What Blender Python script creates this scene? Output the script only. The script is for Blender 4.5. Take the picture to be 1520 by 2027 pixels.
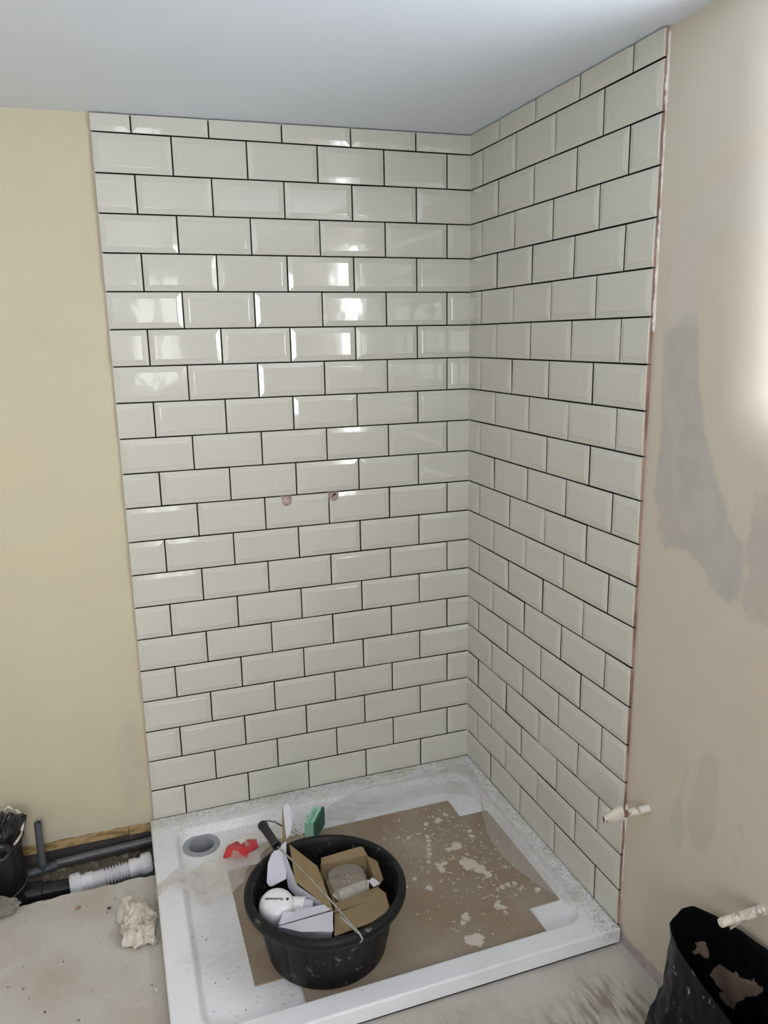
import bpy, bmesh, math, random
import numpy as np
from mathutils import Vector, Matrix, Euler, noise as mnoise

random.seed(7); np.random.seed(7)
PI = math.pi
for o in list(bpy.data.objects): bpy.data.objects.remove(o)
sc = bpy.context.scene
COL = sc.collection

# ------------------------------------------------------------------ camera
cam = bpy.data.cameras.new('camera'); camo = bpy.data.objects.new('camera', cam); COL.objects.link(camo)
cam.sensor_fit = 'HORIZONTAL'; cam.sensor_width = 36.0
cam.lens = 1547.144 / 1520 * 36.0
cam.clip_start = 0.02
camo.location = (-1.1126, -2.3301, 1.5297)
camo.rotation_euler = (1.3502, 0.0175, -0.3387)
sc.camera = camo

# ------------------------------------------------------------------ sky, daylight, exposure
SKY = 14.5
world = bpy.data.worlds.new('sky'); sc.world = world; world.use_nodes = True
nt = world.node_tree; nt.nodes.clear()
wout = nt.nodes.new('ShaderNodeOutputWorld'); wbg = nt.nodes.new('ShaderNodeBackground')
wtc = nt.nodes.new('ShaderNodeTexCoord'); wsep = nt.nodes.new('ShaderNodeSeparateXYZ'); wramp = nt.nodes.new('ShaderNodeValToRGB')
wmap = nt.nodes.new('ShaderNodeMapRange'); wmap.inputs['From Min'].default_value = -1; wmap.inputs['From Max'].default_value = 1
nt.links.new(wtc.outputs['Generated'], wsep.inputs[0]); nt.links.new(wsep.outputs['Z'], wmap.inputs['Value'])
nt.links.new(wmap.outputs[0], wramp.inputs[0]); nt.links.new(wramp.outputs[0], wbg.inputs['Color']); nt.links.new(wbg.outputs[0], wout.inputs[0])
wramp.color_ramp.elements[0].position = 0.40; wramp.color_ramp.elements[0].color = (0.86, 0.905, 0.99, 1)
wramp.color_ramp.elements[1].position = 0.56; wramp.color_ramp.elements[1].color = (0.975, 0.97, 0.975, 1)
wbg.inputs['Strength'].default_value = SKY
WIN1 = (-2.10, -1.222, 1.395, 2.03)          # opening in the right wall: y0, y1, z0, z1
WIN2 = (-0.95, -0.57, 1.20, 2.02)            # opening in the wall behind the camera: x0, x1, z0, z1
FILL_WIN = (-1.78, -1.09, 0.95, 2.05)             # made-up opening further left in that wall, added for fill light
YB = -3.6; XL = -2.9
def portal(name, loc, rot, sx, sy):
    l = bpy.data.lights.new(name, 'AREA'); l.shape = 'RECTANGLE'; l.size = sx; l.size_y = sy
    l.cycles.is_portal = True
    o = bpy.data.objects.new(name, l); COL.objects.link(o); o.location = loc; o.rotation_euler = rot
portal('window_portal', (0.145, (WIN1[0]+WIN1[1])/2, (WIN1[2]+WIN1[3])/2), (0, PI/2, 0), WIN1[3]-WIN1[2], WIN1[1]-WIN1[0])
portal('window_portal', ((WIN2[0]+WIN2[1])/2, YB-0.10, (WIN2[2]+WIN2[3])/2), (PI/2, 0, 0), WIN2[1]-WIN2[0], WIN2[3]-WIN2[2])
portal('window_portal', ((FILL_WIN[0]+FILL_WIN[1])/2, YB-0.10, (FILL_WIN[2]+FILL_WIN[3])/2), (PI/2, 0, 0), FILL_WIN[1]-FILL_WIN[0], FILL_WIN[3]-FILL_WIN[2])  # portal of the added fill opening
sc.view_settings.view_transform = 'Standard'; sc.view_settings.look = 'None'
sc.view_settings.gamma = 1.0; sc.view_settings.use_curve_mapping = False
sc.view_settings.exposure = 0.31
sc.cycles.max_bounces = 10; sc.cycles.diffuse_bounces = 6; sc.cycles.transparent_max_bounces = 12
sc.cycles.use_denoising = True; sc.cycles.sample_clamp_indirect = 6.0

# ------------------------------------------------------------------ materials
def new_mat(name):
    m = bpy.data.materials.new(name); m.use_nodes = True
    b = m.node_tree.nodes['Principled BSDF']
    return m, m.node_tree, b
def rgb(c): return (c[0], c[1], c[2], 1.0)
def pos_coord(n, scale=1.0):
    g = n.nodes.new('ShaderNodeNewGeometry')
    return g.outputs['Position']
def noise_node(n, scale, detail=4, rough=0.55, vec=None, stretch=None):
    t = n.nodes.new('ShaderNodeTexNoise'); t.inputs['Scale'].default_value = scale
    t.inputs['Detail'].default_value = detail; t.inputs['Roughness'].default_value = rough
    v = vec if vec is not None else pos_coord(n)
    if stretch:
        mp = n.nodes.new('ShaderNodeMapping'); mp.inputs['Scale'].default_value = stretch
        n.links.new(v, mp.inputs['Vector']); v = mp.outputs[0]
    n.links.new(v, t.inputs['Vector'])
    return t.outputs['Fac']
def ramp(n, fac, lo, hi):
    r = n.nodes.new('ShaderNodeMapRange'); r.inputs['From Min'].default_value = lo; r.inputs['From Max'].default_value = hi
    r.interpolation_type = 'SMOOTHSTEP'; n.links.new(fac, r.inputs['Value']); return r.outputs[0]
def mul(n, a, b):
    r = n.nodes.new('ShaderNodeMath'); r.operation = 'MULTIPLY'
    n.links.new(a, r.inputs[0])
    if isinstance(b, (int, float)): r.inputs[1].default_value = b
    else: n.links.new(b, r.inputs[1])
    return r.outputs[0]
def mix(n, fac, a, b):
    r = n.nodes.new('ShaderNodeMix'); r.data_type = 'RGBA'
    if isinstance(fac, (int, float)): r.inputs['Factor'].default_value = fac
    else: n.links.new(fac, r.inputs['Factor'])
    for v, s in ((a, r.inputs[6]), (b, r.inputs[7])):
        if isinstance(v, (tuple, list)): s.default_value = rgb(v)
        else: n.links.new(v, s)
    return r.outputs[2]
def bump(n, b, fac, strength, dist):
    k = n.nodes.new('ShaderNodeBump'); k.inputs['Strength'].default_value = strength; k.inputs['Distance'].default_value = dist
    n.links.new(fac, k.inputs['Height']); n.links.new(k.outputs[0], b.inputs['Normal'])
def attr(n, name, ch):
    a = n.nodes.new('ShaderNodeAttribute'); a.attribute_name = name
    s = n.nodes.new('ShaderNodeSeparateColor'); n.links.new(a.outputs['Color'], s.inputs[0])
    return s.outputs[ch]
def mat(name, c, rough=0.5, c2=None, ns=20, lo=0.35, hi=0.7, bs=0, bd=0.002, bn=60, metal=0, spec=0.5, stretch=None):
    m, n, b = new_mat(name)
    b.inputs['Roughness'].default_value = rough; b.inputs['Metallic'].default_value = metal
    b.inputs['Specular IOR Level'].default_value = spec
    if c2 is None: c2 = tuple(x*0.93 for x in c)
    f = ramp(n, noise_node(n, ns, stretch=stretch), lo, hi)
    n.links.new(mix(n, f, c, c2), b.inputs['Base Color'])
    if bs: bump(n, b, noise_node(n, bn, 5, stretch=stretch), bs, bd)
    return m

M = {}
# glazed tile
m, n, b = new_mat('tile_glaze'); M['glaze'] = m
n.links.new(mix(n, noise_node(n, 2.2, 2), (0.640, 0.627, 0.552), (0.610, 0.598, 0.532)), b.inputs['Base Color'])
b.inputs['Roughness'].default_value = 0.06; b.inputs['Specular IOR Level'].default_value = 0.62
bump(n, b, noise_node(n, 16, 2, 0.4), 0.5, 0.0012)
M['biscuit'] = mat('tile_biscuit', (0.42, 0.27, 0.21), 0.85, (0.24, 0.13, 0.095), 7, 0.4, 0.62)
M['grout_gap'] = mat('joint_dark', (0.005, 0.0045, 0.004), 0.9, spec=0.1)
M['adhesive'] = mat('adhesive', (0.82, 0.80, 0.74), 0.8, (0.6, 0.55, 0.5), 40, bs=0.6, bd=0.004)
M['pink_plaster'] = mat('pink_plaster', (0.52, 0.40, 0.38), 0.9, (0.42, 0.31, 0.29), 60, bs=0.4)
M['shade_black'] = mat('shade_black', (0.015, 0.012, 0.012), 0.9)  # near-black colour standing in for shade in a hole and a gap
# painted walls with filler patches in attribute R (grey filler), G (pale skim), B (raw base strip)
def paint_mat(name, base, base2, rough, spec, pinkish=0.3):
    m, n, b = new_mat(name)
    c = mix(n, ramp(n, noise_node(n, 1.7, 3), 0.35, 0.7), base, base2)
    c = mix(n, mul(n, ramp(n, noise_node(n, 5.0, 5), 0.52, 0.75), 0.35), c, tuple(x*0.90 for x in base2))
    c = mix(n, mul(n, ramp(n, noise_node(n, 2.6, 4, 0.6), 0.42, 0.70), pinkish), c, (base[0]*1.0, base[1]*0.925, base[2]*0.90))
    fil = mix(n, ramp(n, noise_node(n, 26, 5), 0.35, 0.7), (0.475, 0.45, 0.415), (0.41, 0.39, 0.36))
    c = mix(n, attr(n, 'stain', 0), c, fil)
    c = mix(n, attr(n, 'stain', 1), c, (0.595, 0.575, 0.545))
    raw = mix(n, ramp(n, noise_node(n, 30, 4), 0.35, 0.65), (0.36, 0.31, 0.30), (0.50, 0.45, 0.46))
    c = mix(n, attr(n, 'stain', 2), c, raw)
    n.links.new(c, b.inputs['Base Color']); b.inputs['Roughness'].default_value = rough
    b.inputs['Specular IOR Level'].default_value = spec
    bump(n, b, noise_node(n, 55, 4, 0.6), 0.25, 0.0012)
    return m
M['paint_back'] = paint_mat('cream_paint_back', (0.615, 0.565, 0.40), (0.59, 0.54, 0.395), 0.55, 0.35)
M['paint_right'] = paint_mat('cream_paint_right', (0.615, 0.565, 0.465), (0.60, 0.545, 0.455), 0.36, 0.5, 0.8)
M['paint_room'] = mat('room_paint', (0.84, 0.82, 0.77), 0.6)
M['ceiling'] = mat('ceiling_paint', (0.80, 0.865, 0.965), 0.42, (0.78, 0.84, 0.935), 3, bs=0.05, bd=0.001, bn=12)
M['osb'] = mat('sole_plate_board', (0.46, 0.32, 0.15), 0.8, (0.24, 0.15, 0.06), 30, 0.4, 0.62, bs=0.3, stretch=(1, 1, 3))
M['masonry'] = mat('damp_masonry', (0.050, 0.045, 0.042), 0.9, (0.085, 0.075, 0.068), 14, bs=0.5)
M['rubble'] = mat('rubble', (0.20, 0.165, 0.125), 0.95, (0.36, 0.33, 0.26), 45, 0.5, 0.68, bs=0.8, bd=0.01, bn=80)
# screed floor: attribute R brown wear, G pale specks
m, n, b = new_mat('floor_screed'); M['floor'] = m
c = mix(n, ramp(n, noise_node(n, 4.5, 5), 0.35, 0.7), (0.555, 0.525, 0.475), (0.46, 0.415, 0.36))
c = mix(n, mul(n, ramp(n, noise_node(n, 22, 6, 0.7), 0.52, 0.72), 0.4), c, (0.62, 0.60, 0.55))
streak = ramp(n, noise_node(n, 10, 4, 0.6, stretch=(7.0, 1.3, 1)), 0.40, 0.62)
c = mix(n, mul(n, attr(n, 'stain', 0), streak), c, (0.235, 0.195, 0.155))
c = mix(n, mul(n, ramp(n, noise_node(n, 150, 2), 0.72, 0.76), 0.6), c, (0.70, 0.68, 0.63))
c = mix(n, mul(n, ramp(n, noise_node(n, 95, 3), 0.70, 0.76), 0.55), c, (0.19, 0.17, 0.15))
n.links.new(c, b.inputs['Base Color']); b.inputs['Roughness'].default_value = 0.75; b.inputs['Specular IOR Level'].default_value = 0.3
bump(n, b, noise_node(n, 70, 5, 0.6), 0.3, 0.002)
# acrylic tray: attribute R = mortar dust
m, n, b = new_mat('tray_acrylic'); M['tray'] = m
g = attr(n, 'stain', 0)
sp = ramp(n, noise_node(n, 120, 4, 0.7), 0.47, 0.66)
c = mix(n, mul(n, g, ramp(n, noise_node(n, 24, 5, 0.65), 0.30, 0.62)), (0.84, 0.845, 0.865), (0.66, 0.635, 0.585))
c = mix(n, mul(n, mul(n, g, sp), 0.9), c, (0.36, 0.325, 0.27))
c = mix(n, mul(n, ramp(n, noise_node(n, 75, 3, 0.6), 0.70, 0.75), 0.7), c, (0.42, 0.385, 0.34))
c = mix(n, mul(n, ramp(n, noise_node(n, 9, 4, 0.6), 0.50, 0.78), 0.22), c, (0.60, 0.58, 0.55))
n.links.new(c, b.inputs['Base Color'])
rr = n.nodes.new('ShaderNodeMapRange'); rr.inputs['To Min'].default_value = 0.28; rr.inputs['To Max'].default_value = 0.75
n.links.new(g, rr.inputs['Value']); n.links.new(rr.outputs[0], b.inputs['Roughness'])
# hardboard: attribute R = plaster splash, G = dust film
m, n, b = new_mat('hardboard'); M['board'] = m
c = mix(n, ramp(n, noise_node(n, 14, 5), 0.35, 0.7), (0.30, 0.222, 0.150), (0.245, 0.180, 0.120))
c = mix(n, mul(n, attr(n, 'stain', 1), ramp(n, noise_node(n, 7, 5, 0.6), 0.28, 0.72)), c, (0.40, 0.35, 0.295))
c = mix(n, mul(n, ramp(n, noise_node(n, 70, 4, 0.6), 0.66, 0.74), 0.7), c, (0.60, 0.55, 0.47))
c = mix(n, attr(n, 'stain', 0), c, mix(n, noise_node(n, 80, 4), (0.70, 0.64, 0.56), (0.56, 0.51, 0.44)))
n.links.new(c, b.inputs['Base Color']); b.inputs['Roughness'].default_value = 0.62; b.inputs['Specular IOR Level'].default_value = 0.35
bump(n, b, noise_node(n, 90, 4), 0.15, 0.001)
# black rubbery plastic with plaster smears
def black_plastic(name, rough, thresh, smear, base=(0.014, 0.014, 0.015), spec=0.5):
    m, n, b = new_mat(name); b.inputs['Specular IOR Level'].default_value = spec
    f = ramp(n, noise_node(n, 34, 6, 0.65), thresh, thresh+0.09)
    c = mix(n, ramp(n, noise_node(n, 9, 4), 0.4, 0.75), base, tuple(x*1.9 for x in base))
    c = mix(n, mul(n, f, 0.75), c, smear)
    n.links.new(c, b.inputs['Base Color']); b.inputs['Roughness'].default_value = rough
    bump(n, b, noise_node(n, 120, 3), 0.12, 0.001)
    return m
M['bucket'] = black_plastic('bucket_rubber', 0.48, 0.60, (0.22, 0.21, 0.20), (0.0055, 0.0055, 0.0065), 0.28)
M['sack'] = black_plastic('sack_plastic', 0.40, 0.615, (0.42, 0.40, 0.39), (0.003, 0.0035, 0.0055), 0.09)
m, n, b = new_mat('tub_rubber_inside'); M['tub_in'] = m
ad = n.nodes.new('ShaderNodeMath'); ad.operation = 'ADD'; n.links.new(attr(n, 'stain', 0), ad.inputs[0]); n.links.new(mul(n, noise_node(n, 55, 5, 0.65), 0.9), ad.inputs[1])
c = mix(n, ramp(n, ad.outputs[0], 0.84, 0.98), (0.004, 0.004, 0.005), mix(n, noise_node(n, 60, 4), (0.33, 0.24, 0.185), (0.24, 0.17, 0.13)))
c = mix(n, mul(n, ramp(n, noise_node(n, 30, 6, 0.65), 0.69, 0.76), 0.7), c, (0.42, 0.38, 0.34))
n.links.new(c, b.inputs['Base Color']); b.inputs['Roughness'].default_value = 0.5; b.inputs['Specular IOR Level'].default_value = 0.2
M['black_pipe'] = mat('black_pipe_plastic', (0.010, 0.010, 0.010), 0.30, (0.03, 0.028, 0.026), 40, 0.55, 0.8)
M['bag'] = mat('black_polythene', (0.012, 0.012, 0.013), 0.28, (0.03, 0.03, 0.03), 20)
M['grey_pvc'] = mat('grey_pvc', (0.105, 0.110, 0.125), 0.38, (0.088, 0.092, 0.103), 15)
M['dark_pvc'] = mat('dark_grey_pvc', (0.055, 0.062, 0.075), 0.4)
M['drain_grey'] = mat('drain_grey', (0.33, 0.34, 0.36), 0.35)
M['drain_dark'] = mat('drain_dark', (0.12, 0.125, 0.13), 0.4)
M['white_pvc'] = mat('white_pvc', (0.74, 0.73, 0.77), 0.35, (0.66, 0.65, 0.69), 30)
M['white_card'] = mat('white_card', (0.62, 0.61, 0.68), 0.5, (0.58, 0.57, 0.64), 12)
M['brown_card'] = mat('brown_card', (0.265, 0.190, 0.098), 0.8, (0.235, 0.165, 0.083), 25)
M['white_gloss'] = mat('white_gloss_plastic', (0.84, 0.83, 0.85), 0.18)
M['ink'] = mat('ink', (0.01, 0.01, 0.014), 0.5)
M['wire'] = mat('galvanised_wire', (0.62, 0.60, 0.57), 0.28, (0.42, 0.40, 0.38), 60, metal=1.0)
M['grip'] = mat('grip_plastic', (0.011, 0.011, 0.012), 0.45)
M['sponge'] = mat('sponge_foam', (0.40, 0.74, 0.58), 0.9, (0.35, 0.66, 0.51), 90, bs=0.6, bd=0.003, bn=300)
M['scour'] = mat('scouring_pad', (0.055, 0.15, 0.115), 0.95, (0.16, 0.22, 0.185), 90, 0.5, 0.75, bs=1.0, bd=0.004, bn=350)
M['copper'] = mat('copper', (0.36, 0.19, 0.14), 0.55, (0.22, 0.13, 0.10), 60, metal=0.4)
M['tape'] = mat('masking_tape', (0.70, 0.64, 0.54), 0.75, (0.60, 0.55, 0.50), 50, bs=0.3)
M['painted_pipe'] = mat('plaster_splashed_pipe', (0.74, 0.70, 0.60), 0.8, (0.40, 0.33, 0.29), 55, 0.5, 0.62, bs=0.4)
M['rag'] = mat('rag_cloth', (0.69, 0.635, 0.565), 0.95, (0.44, 0.37, 0.30), 18, 0.42, 0.66, bs=0.35, bd=0.003, bn=220)
M['crumb'] = mat('plaster_crumb', (0.74, 0.70, 0.60), 0.85)
M['grit'] = mat('grit', (0.22, 0.19, 0.16), 0.9)
M['stone_dark'] = mat('stone_dark', (0.07, 0.06, 0.055), 0.9)
M['stone_brown'] = mat('stone_brown', (0.32, 0.23, 0.16), 0.9)
M['stone_grey'] = mat('stone_grey', (0.24, 0.23, 0.20), 0.95, (0.16, 0.15, 0.13), 60, bs=0.8, bd=0.006)
M['frame'] = mat('window_frame_white', (0.8, 0.8, 0.8), 0.4)
def film_mat(name, col, alpha, rough):
    m, n, b = new_mat(name)
    b.inputs['Base Color'].default_value = rgb(col); b.inputs['Roughness'].default_value = rough
    lw = n.nodes.new('ShaderNodeLayerWeight'); lw.inputs['Blend'].default_value = 0.35
    mr = n.nodes.new('ShaderNodeMapRange'); mr.inputs['To Min'].default_value = alpha; mr.inputs['To Max'].default_value = min(1, alpha+0.4)
    n.links.new(lw.outputs['Facing'], mr.inputs['Value']); n.links.new(mr.outputs[0], b.inputs['Alpha'])
    bump(n, b, noise_node(n, 45, 3), 0.6, 0.006)
    return m
M['film'] = film_mat('clear_polythene', (0.72, 0.66, 0.60), 0.30, 0.14)
M['film2'] = film_mat('clear_protective_film', (0.70, 0.655, 0.61), 0.21, 0.16)
M['red'] = mat('red_plastic', (0.66, 0.035, 0.05), 0.3, (0.55, 0.025, 0.04), 30)
m, n, b = new_mat('clear_plastic_dish'); M['dish'] = m
b.inputs['Base Color'].default_value = rgb((0.42, 0.39, 0.34)); b.inputs['Roughness'].default_value = 0.12; b.inputs['Alpha'].default_value = 0.42
M['dish_insert'] = mat('cream_insert', (0.62, 0.60, 0.50), 0.45, (0.50, 0.48, 0.40), 90, 0.45, 0.62)
for gname, gcol in (('glass', (1, 1, 1, 1)), ('tinted_glass', (0.62, 0.62, 0.62, 1))):
  m, n, b = new_mat('window_'+gname); M[gname] = m
  n.nodes.remove(b); tr = n.nodes.new('ShaderNodeBsdfTransparent'); tr.inputs[0].default_value = gcol; gl = n.nodes.new('ShaderNodeBsdfGlossy'); gl.inputs['Roughness'].default_value = 0.02
  ms = n.nodes.new('ShaderNodeMixShader'); ms.inputs[0].default_value = 0.05
  n.links.new(tr.outputs[0], ms.inputs[1]); n.links.new(gl.outputs[0], ms.inputs[2]); n.links.new(ms.outputs[0], n.nodes['Material Output'].inputs[0])

# ------------------------------------------------------------------ helpers
def tag(o, label=None, cat=None, group=None, kind=None):
    if label: o['label'] = label
    if cat: o['category'] = cat
    if group: o['group'] = group
    if kind: o['kind'] = kind
    return o
def empty(name, loc, label, cat, group=None, rz=0):
    o = bpy.data.objects.new(name, None); COL.objects.link(o); o.location = loc; o.rotation_euler = (0, 0, rz)
    o.empty_display_size = 0.02
    return tag(o, label, cat, group)
def link(name, me, parent=None, world=True):
    o = bpy.data.objects.new(name, me); COL.objects.link(o)
    if parent is not None:
        o.parent = parent
        if world:
            bpy.context.view_layer.update(); o.matrix_parent_inverse = parent.matrix_world.inverted()
    return o
def mesh(name, V, F, mats, parent=None, smooth=False, mi=None, world=True):
    me = bpy.data.meshes.new(name)
    me.from_pydata([tuple(map(float, v)) for v in V], [], [tuple(map(int, f)) for f in F]); me.update()
    for mm in (mats if isinstance(mats, (list, tuple)) else [mats]): me.materials.append(mm)
    if mi is not None: me.polygons.foreach_set('material_index', np.array(mi, dtype=np.int32))
    if smooth: me.polygons.foreach_set('use_smooth', np.ones(len(me.polygons), dtype=bool))
    return link(name, me, parent, world)
def color_attr(o, R, G=None, B=None):
    nV = len(o.data.vertices); a = o.data.color_attributes.new('stain', 'FLOAT_COLOR', 'POINT')
    d = np.zeros((nV, 4), dtype=np.float32); d[:, 3] = 1; d[:, 0] = R
    if G is not None: d[:, 1] = G
    if B is not None: d[:, 2] = B
    a.data.foreach_set('color', d.ravel())
def fix_normals(o):
    bm = bmesh.new(); bm.from_mesh(o.data); bmesh.ops.recalc_face_normals(bm, faces=bm.faces); bm.to_mesh(o.data); bm.free(); return o
def box_vf(x0, x1, y0, y1, z0, z1):
    V = [(x0,y0,z0),(x1,y0,z0),(x1,y1,z0),(x0,y1,z0),(x0,y0,z1),(x1,y0,z1),(x1,y1,z1),(x0,y1,z1)]
    F = [(0,3,2,1),(4,5,6,7),(0,1,5,4),(1,2,6,5),(2,3,7,6),(3,0,4,7)]
    return V, F
def bevel_box(name, x0, x1, y0, y1, z0, z1, r, m, parent=None, segs=2):
    o = mesh(name, *box_vf(x0, x1, y0, y1, z0, z1), m, parent)
    bm = bmesh.new(); bm.from_mesh(o.data)
    bmesh.ops.bevel(bm, geom=list(bm.edges), offset=r, segments=segs, affect='EDGES', profile=0.5)
    bm.to_mesh(o.data); bm.free(); return o
def join_vf(parts):
    V, F = [], []
    for v, f in parts:
        k = len(V); V += list(v); F += [tuple(i+k for i in q) for q in f]
    return V, F
def frame_from(d):
    d = Vector(d).normalized(); a = Vector((0, 0, 1)) if abs(d.z) < 0.9 else Vector((1, 0, 0))
    u = d.cross(a).normalized(); return d, u, u.cross(d).normalized()
def tube_vf(pts, rad, segs=16, caps=True):
    pts = [Vector(p) for p in pts]; nP = len(pts)
    rad = [rad]*nP if isinstance(rad, (int, float)) else rad
    V, F = [], []; u = None
    for i, p in enumerate(pts):
        d = (pts[min(i+1, nP-1)] - pts[max(i-1, 0)])
        if d.length < 1e-9: d = pts[min(i+1, nP-1)] - pts[0]
        d.normalize()
        if u is None: _, u, _ = frame_from(d)
        u = (u - d*u.dot(d)).normalized(); w = d.cross(u)
        for k in range(segs):
            a = 2*PI*k/segs; V.append(p + (u*math.cos(a) + w*math.sin(a))*rad[i])
    for i in range(nP-1):
        for k in range(segs):
            F.append((i*segs+k, i*segs+(k+1) % segs, (i+1)*segs+(k+1) % segs, (i+1)*segs+k))
    if caps:
        F.append(tuple(reversed(range(segs)))); F.append(tuple((nP-1)*segs+k for k in range(segs)))
    return V, F
def sharp_by_angle(o, ang=35):
    try: o.data.set_sharp_from_angle(angle=math.radians(ang))
    except Exception: pass
    return o
def tube(name, pts, rad, m, parent=None, segs=16, caps=True):
    o = mesh(name, *tube_vf(pts, rad, segs, caps), m, parent, smooth=True); fix_normals(o); return sharp_by_angle(o, 40)
def axis_lathe(name, p0, p1, prof, m, parent=None, segs=32, mod=None, close=True):
    """prof = [(t along axis in metres, radius)]"""
    p0 = Vector(p0); d, u, w = frame_from(Vector(p1) - p0)
    V, F = [], []; nP = len(prof)
    for i, (t, r) in enumerate(prof):
        for k in range(segs):
            a = 2*PI*k/segs; rr = r*(mod(i, a) if mod else 1)
            V.append(p0 + d*t + (u*math.cos(a) + w*math.sin(a))*rr)
    for i in range(nP-1):
        for k in range(segs):
            F.append((i*segs+k, i*segs+(k+1) % segs, (i+1)*segs+(k+1) % segs, (i+1)*segs+k))
    if close:
        F.append(tuple(reversed(range(segs)))); F.append(tuple((nP-1)*segs+k for k in range(segs)))
    o = mesh(name, V, F, m, parent, smooth=True); fix_normals(o); return sharp_by_angle(o, 38)
def slab(name, pts, th, m_front, m_back, parent=None):
    """thin sheet from a 3-D polygon, front face = side the polygon winds counter-clockwise to"""
    P = [Vector(p) for p in pts]; nrm = Vector((0, 0, 0)); k = len(P)
    for i in range(k): nrm += (P[i]-P[0]).cross(P[(i+1) % k]-P[0])
    nrm.normalize(); cen = sum(P, Vector())/k
    P = [p - nrm*(p-cen).dot(nrm) for p in P]                   # flat sheet
    V = [p + nrm*th/2 for p in P] + [p - nrm*th/2 for p in P]
    F = [tuple(range(k)), tuple(reversed(range(k, 2*k)))] + [(i, i+k, (i+1) % k + k, (i+1) % k) for i in range(k)]
    return mesh(name, V, F, [m_front, m_back], parent, mi=[0, 1] + [1]*k)
def fbm(x, y, s, seed=0, oct=4):
    """vectorised value noise, -1..1"""
    x = np.asarray(x, float)*s + 31.7*seed; y = np.asarray(y, float)*s - 17.3*seed
    tot = np.zeros_like(x); amp = 1.0; nrm = 0
    for o in range(oct):
        xi = np.floor(x).astype(np.int64); yi = np.floor(y).astype(np.int64); fx = x-xi; fy = y-yi
        fx = fx*fx*(3-2*fx); fy = fy*fy*(3-2*fy)
        def h(a, b):
            v = np.sin(a*127.1 + b*311.7 + seed*74.7 + o*19.19)*43758.5453
            return (v-np.floor(v))*2-1
        v = (h(xi, yi)*(1-fx)+h(xi+1, yi)*fx)*(1-fy) + (h(xi, yi+1)*(1-fx)+h(xi+1, yi+1)*fx)*fy
        tot += v*amp; nrm += amp; amp *= 0.5; x = x*2.03+5.1; y = y*2.03-3.7
    return tot/nrm
def poly_sd(px, py, poly):
    """signed distance (negative inside) of points to polygon"""
    px = np.asarray(px, float); py = np.asarray(py, float)
    d = np.full(px.shape, 1e9); inside = np.zeros(px.shape, bool); k = len(poly)
    for i in range(k):
        ax, ay = poly[i]; bx, by = poly[(i+1) % k]; ex, ey = bx-ax, by-ay
        t = np.clip(((px-ax)*ex + (py-ay)*ey)/(ex*ex+ey*ey+1e-12), 0, 1)
        d = np.minimum(d, np.hypot(px-ax-t*ex, py-ay-t*ey))
        c = ((ay > py) != (by > py)) & (px < (bx-ax)*(py-ay)/((by-ay) if abs(by-ay) > 1e-12 else 1e-12) + ax)
        inside ^= c
    return np.where(inside, -d, d)
def sstep(a, b, x):
    t = np.clip((x-a)/(b-a), 0, 1); return t*t*(3-2*t)
def grid_faces(nu, nv, keep=None):
    F = []
    for i in range(nu-1):
        for j in range(nv-1):
            if keep is None or keep[i, j]: F.append((i*nv+j, (i+1)*nv+j, (i+1)*nv+j+1, i*nv+j+1))
    return F
def lines(segs_):
    out = []
    for a, b, st in segs_:
        k = max(1, int(round((b-a)/st))); out += [a+(b-a)*i/k for i in range(k)]
    out.append(segs_[-1][1]); return np.array(out)

# ------------------------------------------------------------------ measurements
ZT = 0.048                     # tray top above the floor
W, D, PT, Q, JT = 1.0925, 0.892, 0.2025, 0.1009, 0.0036
PL = 0.0085                    # painted plaster face lies this far behind the tile faces
def ceil_z(x): return 2.1230 + 0.0091*x

# ------------------------------------------------------------------ room shell
# back wall: plaster with a ragged bottom edge left of the tray
xs = lines([(XL, -1.62, 0.06), (-1.62, -1.08, 0.006), (-1.08, 0.0, 0.03)])
zs = lines([(0.0, 0.12, 0.006), (0.12, 2.14, 0.02)])
bot = 0.0385 + 0.004*np.clip((-1.1-xs)/0.4, 0, 1) + 0.0035*fbm(xs, xs*0, 28, 3) + 0.002*fbm(xs, xs*0, 90, 4)
bot = np.where(xs > -1.08, 0.03, bot)
XX, ZZ = np.meshgrid(xs, zs, indexing='ij')
ZZ = np.where(ZZ <= 0.12, bot[:, None] + (0.12-bot[:, None])*(ZZ/0.12), ZZ)
ZZ = np.where(ZZ > 2.0, 2.0 + (ZZ-2.0)/0.14*(ceil_z(XX)+0.003-2.0), ZZ)
YY = PL + 0.0012*fbm(XX, ZZ, 3, 9) + 0*XX
Vb = np.stack([XX, YY, ZZ], -1).reshape(-1, 3)
wall_back = mesh('wall_back', Vb, grid_faces(len(xs), len(zs)), M['paint_back'], smooth=True); tag(wall_back, kind='structure')
x_, z_ = Vb[:, 0], Vb[:, 2]
pink = sstep(0.03, -0.02, poly_sd(x_+0.02*fbm(x_, z_, 9, 2), z_+0.03*fbm(x_, z_, 9, 5), [(-1.16, 0.36), (-1.12, 0.42), (-1.11, 0.16), (-1.16, 0.12), (-1.19, 0.22)]))*0.22
low = sstep(0.10, 0.03, z_ + 0.03*fbm(x_, z_, 14, 6))*0.35
color_attr(wall_back, np.clip(low, 0, 1)*0.6, low*0.2, pink)
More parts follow.
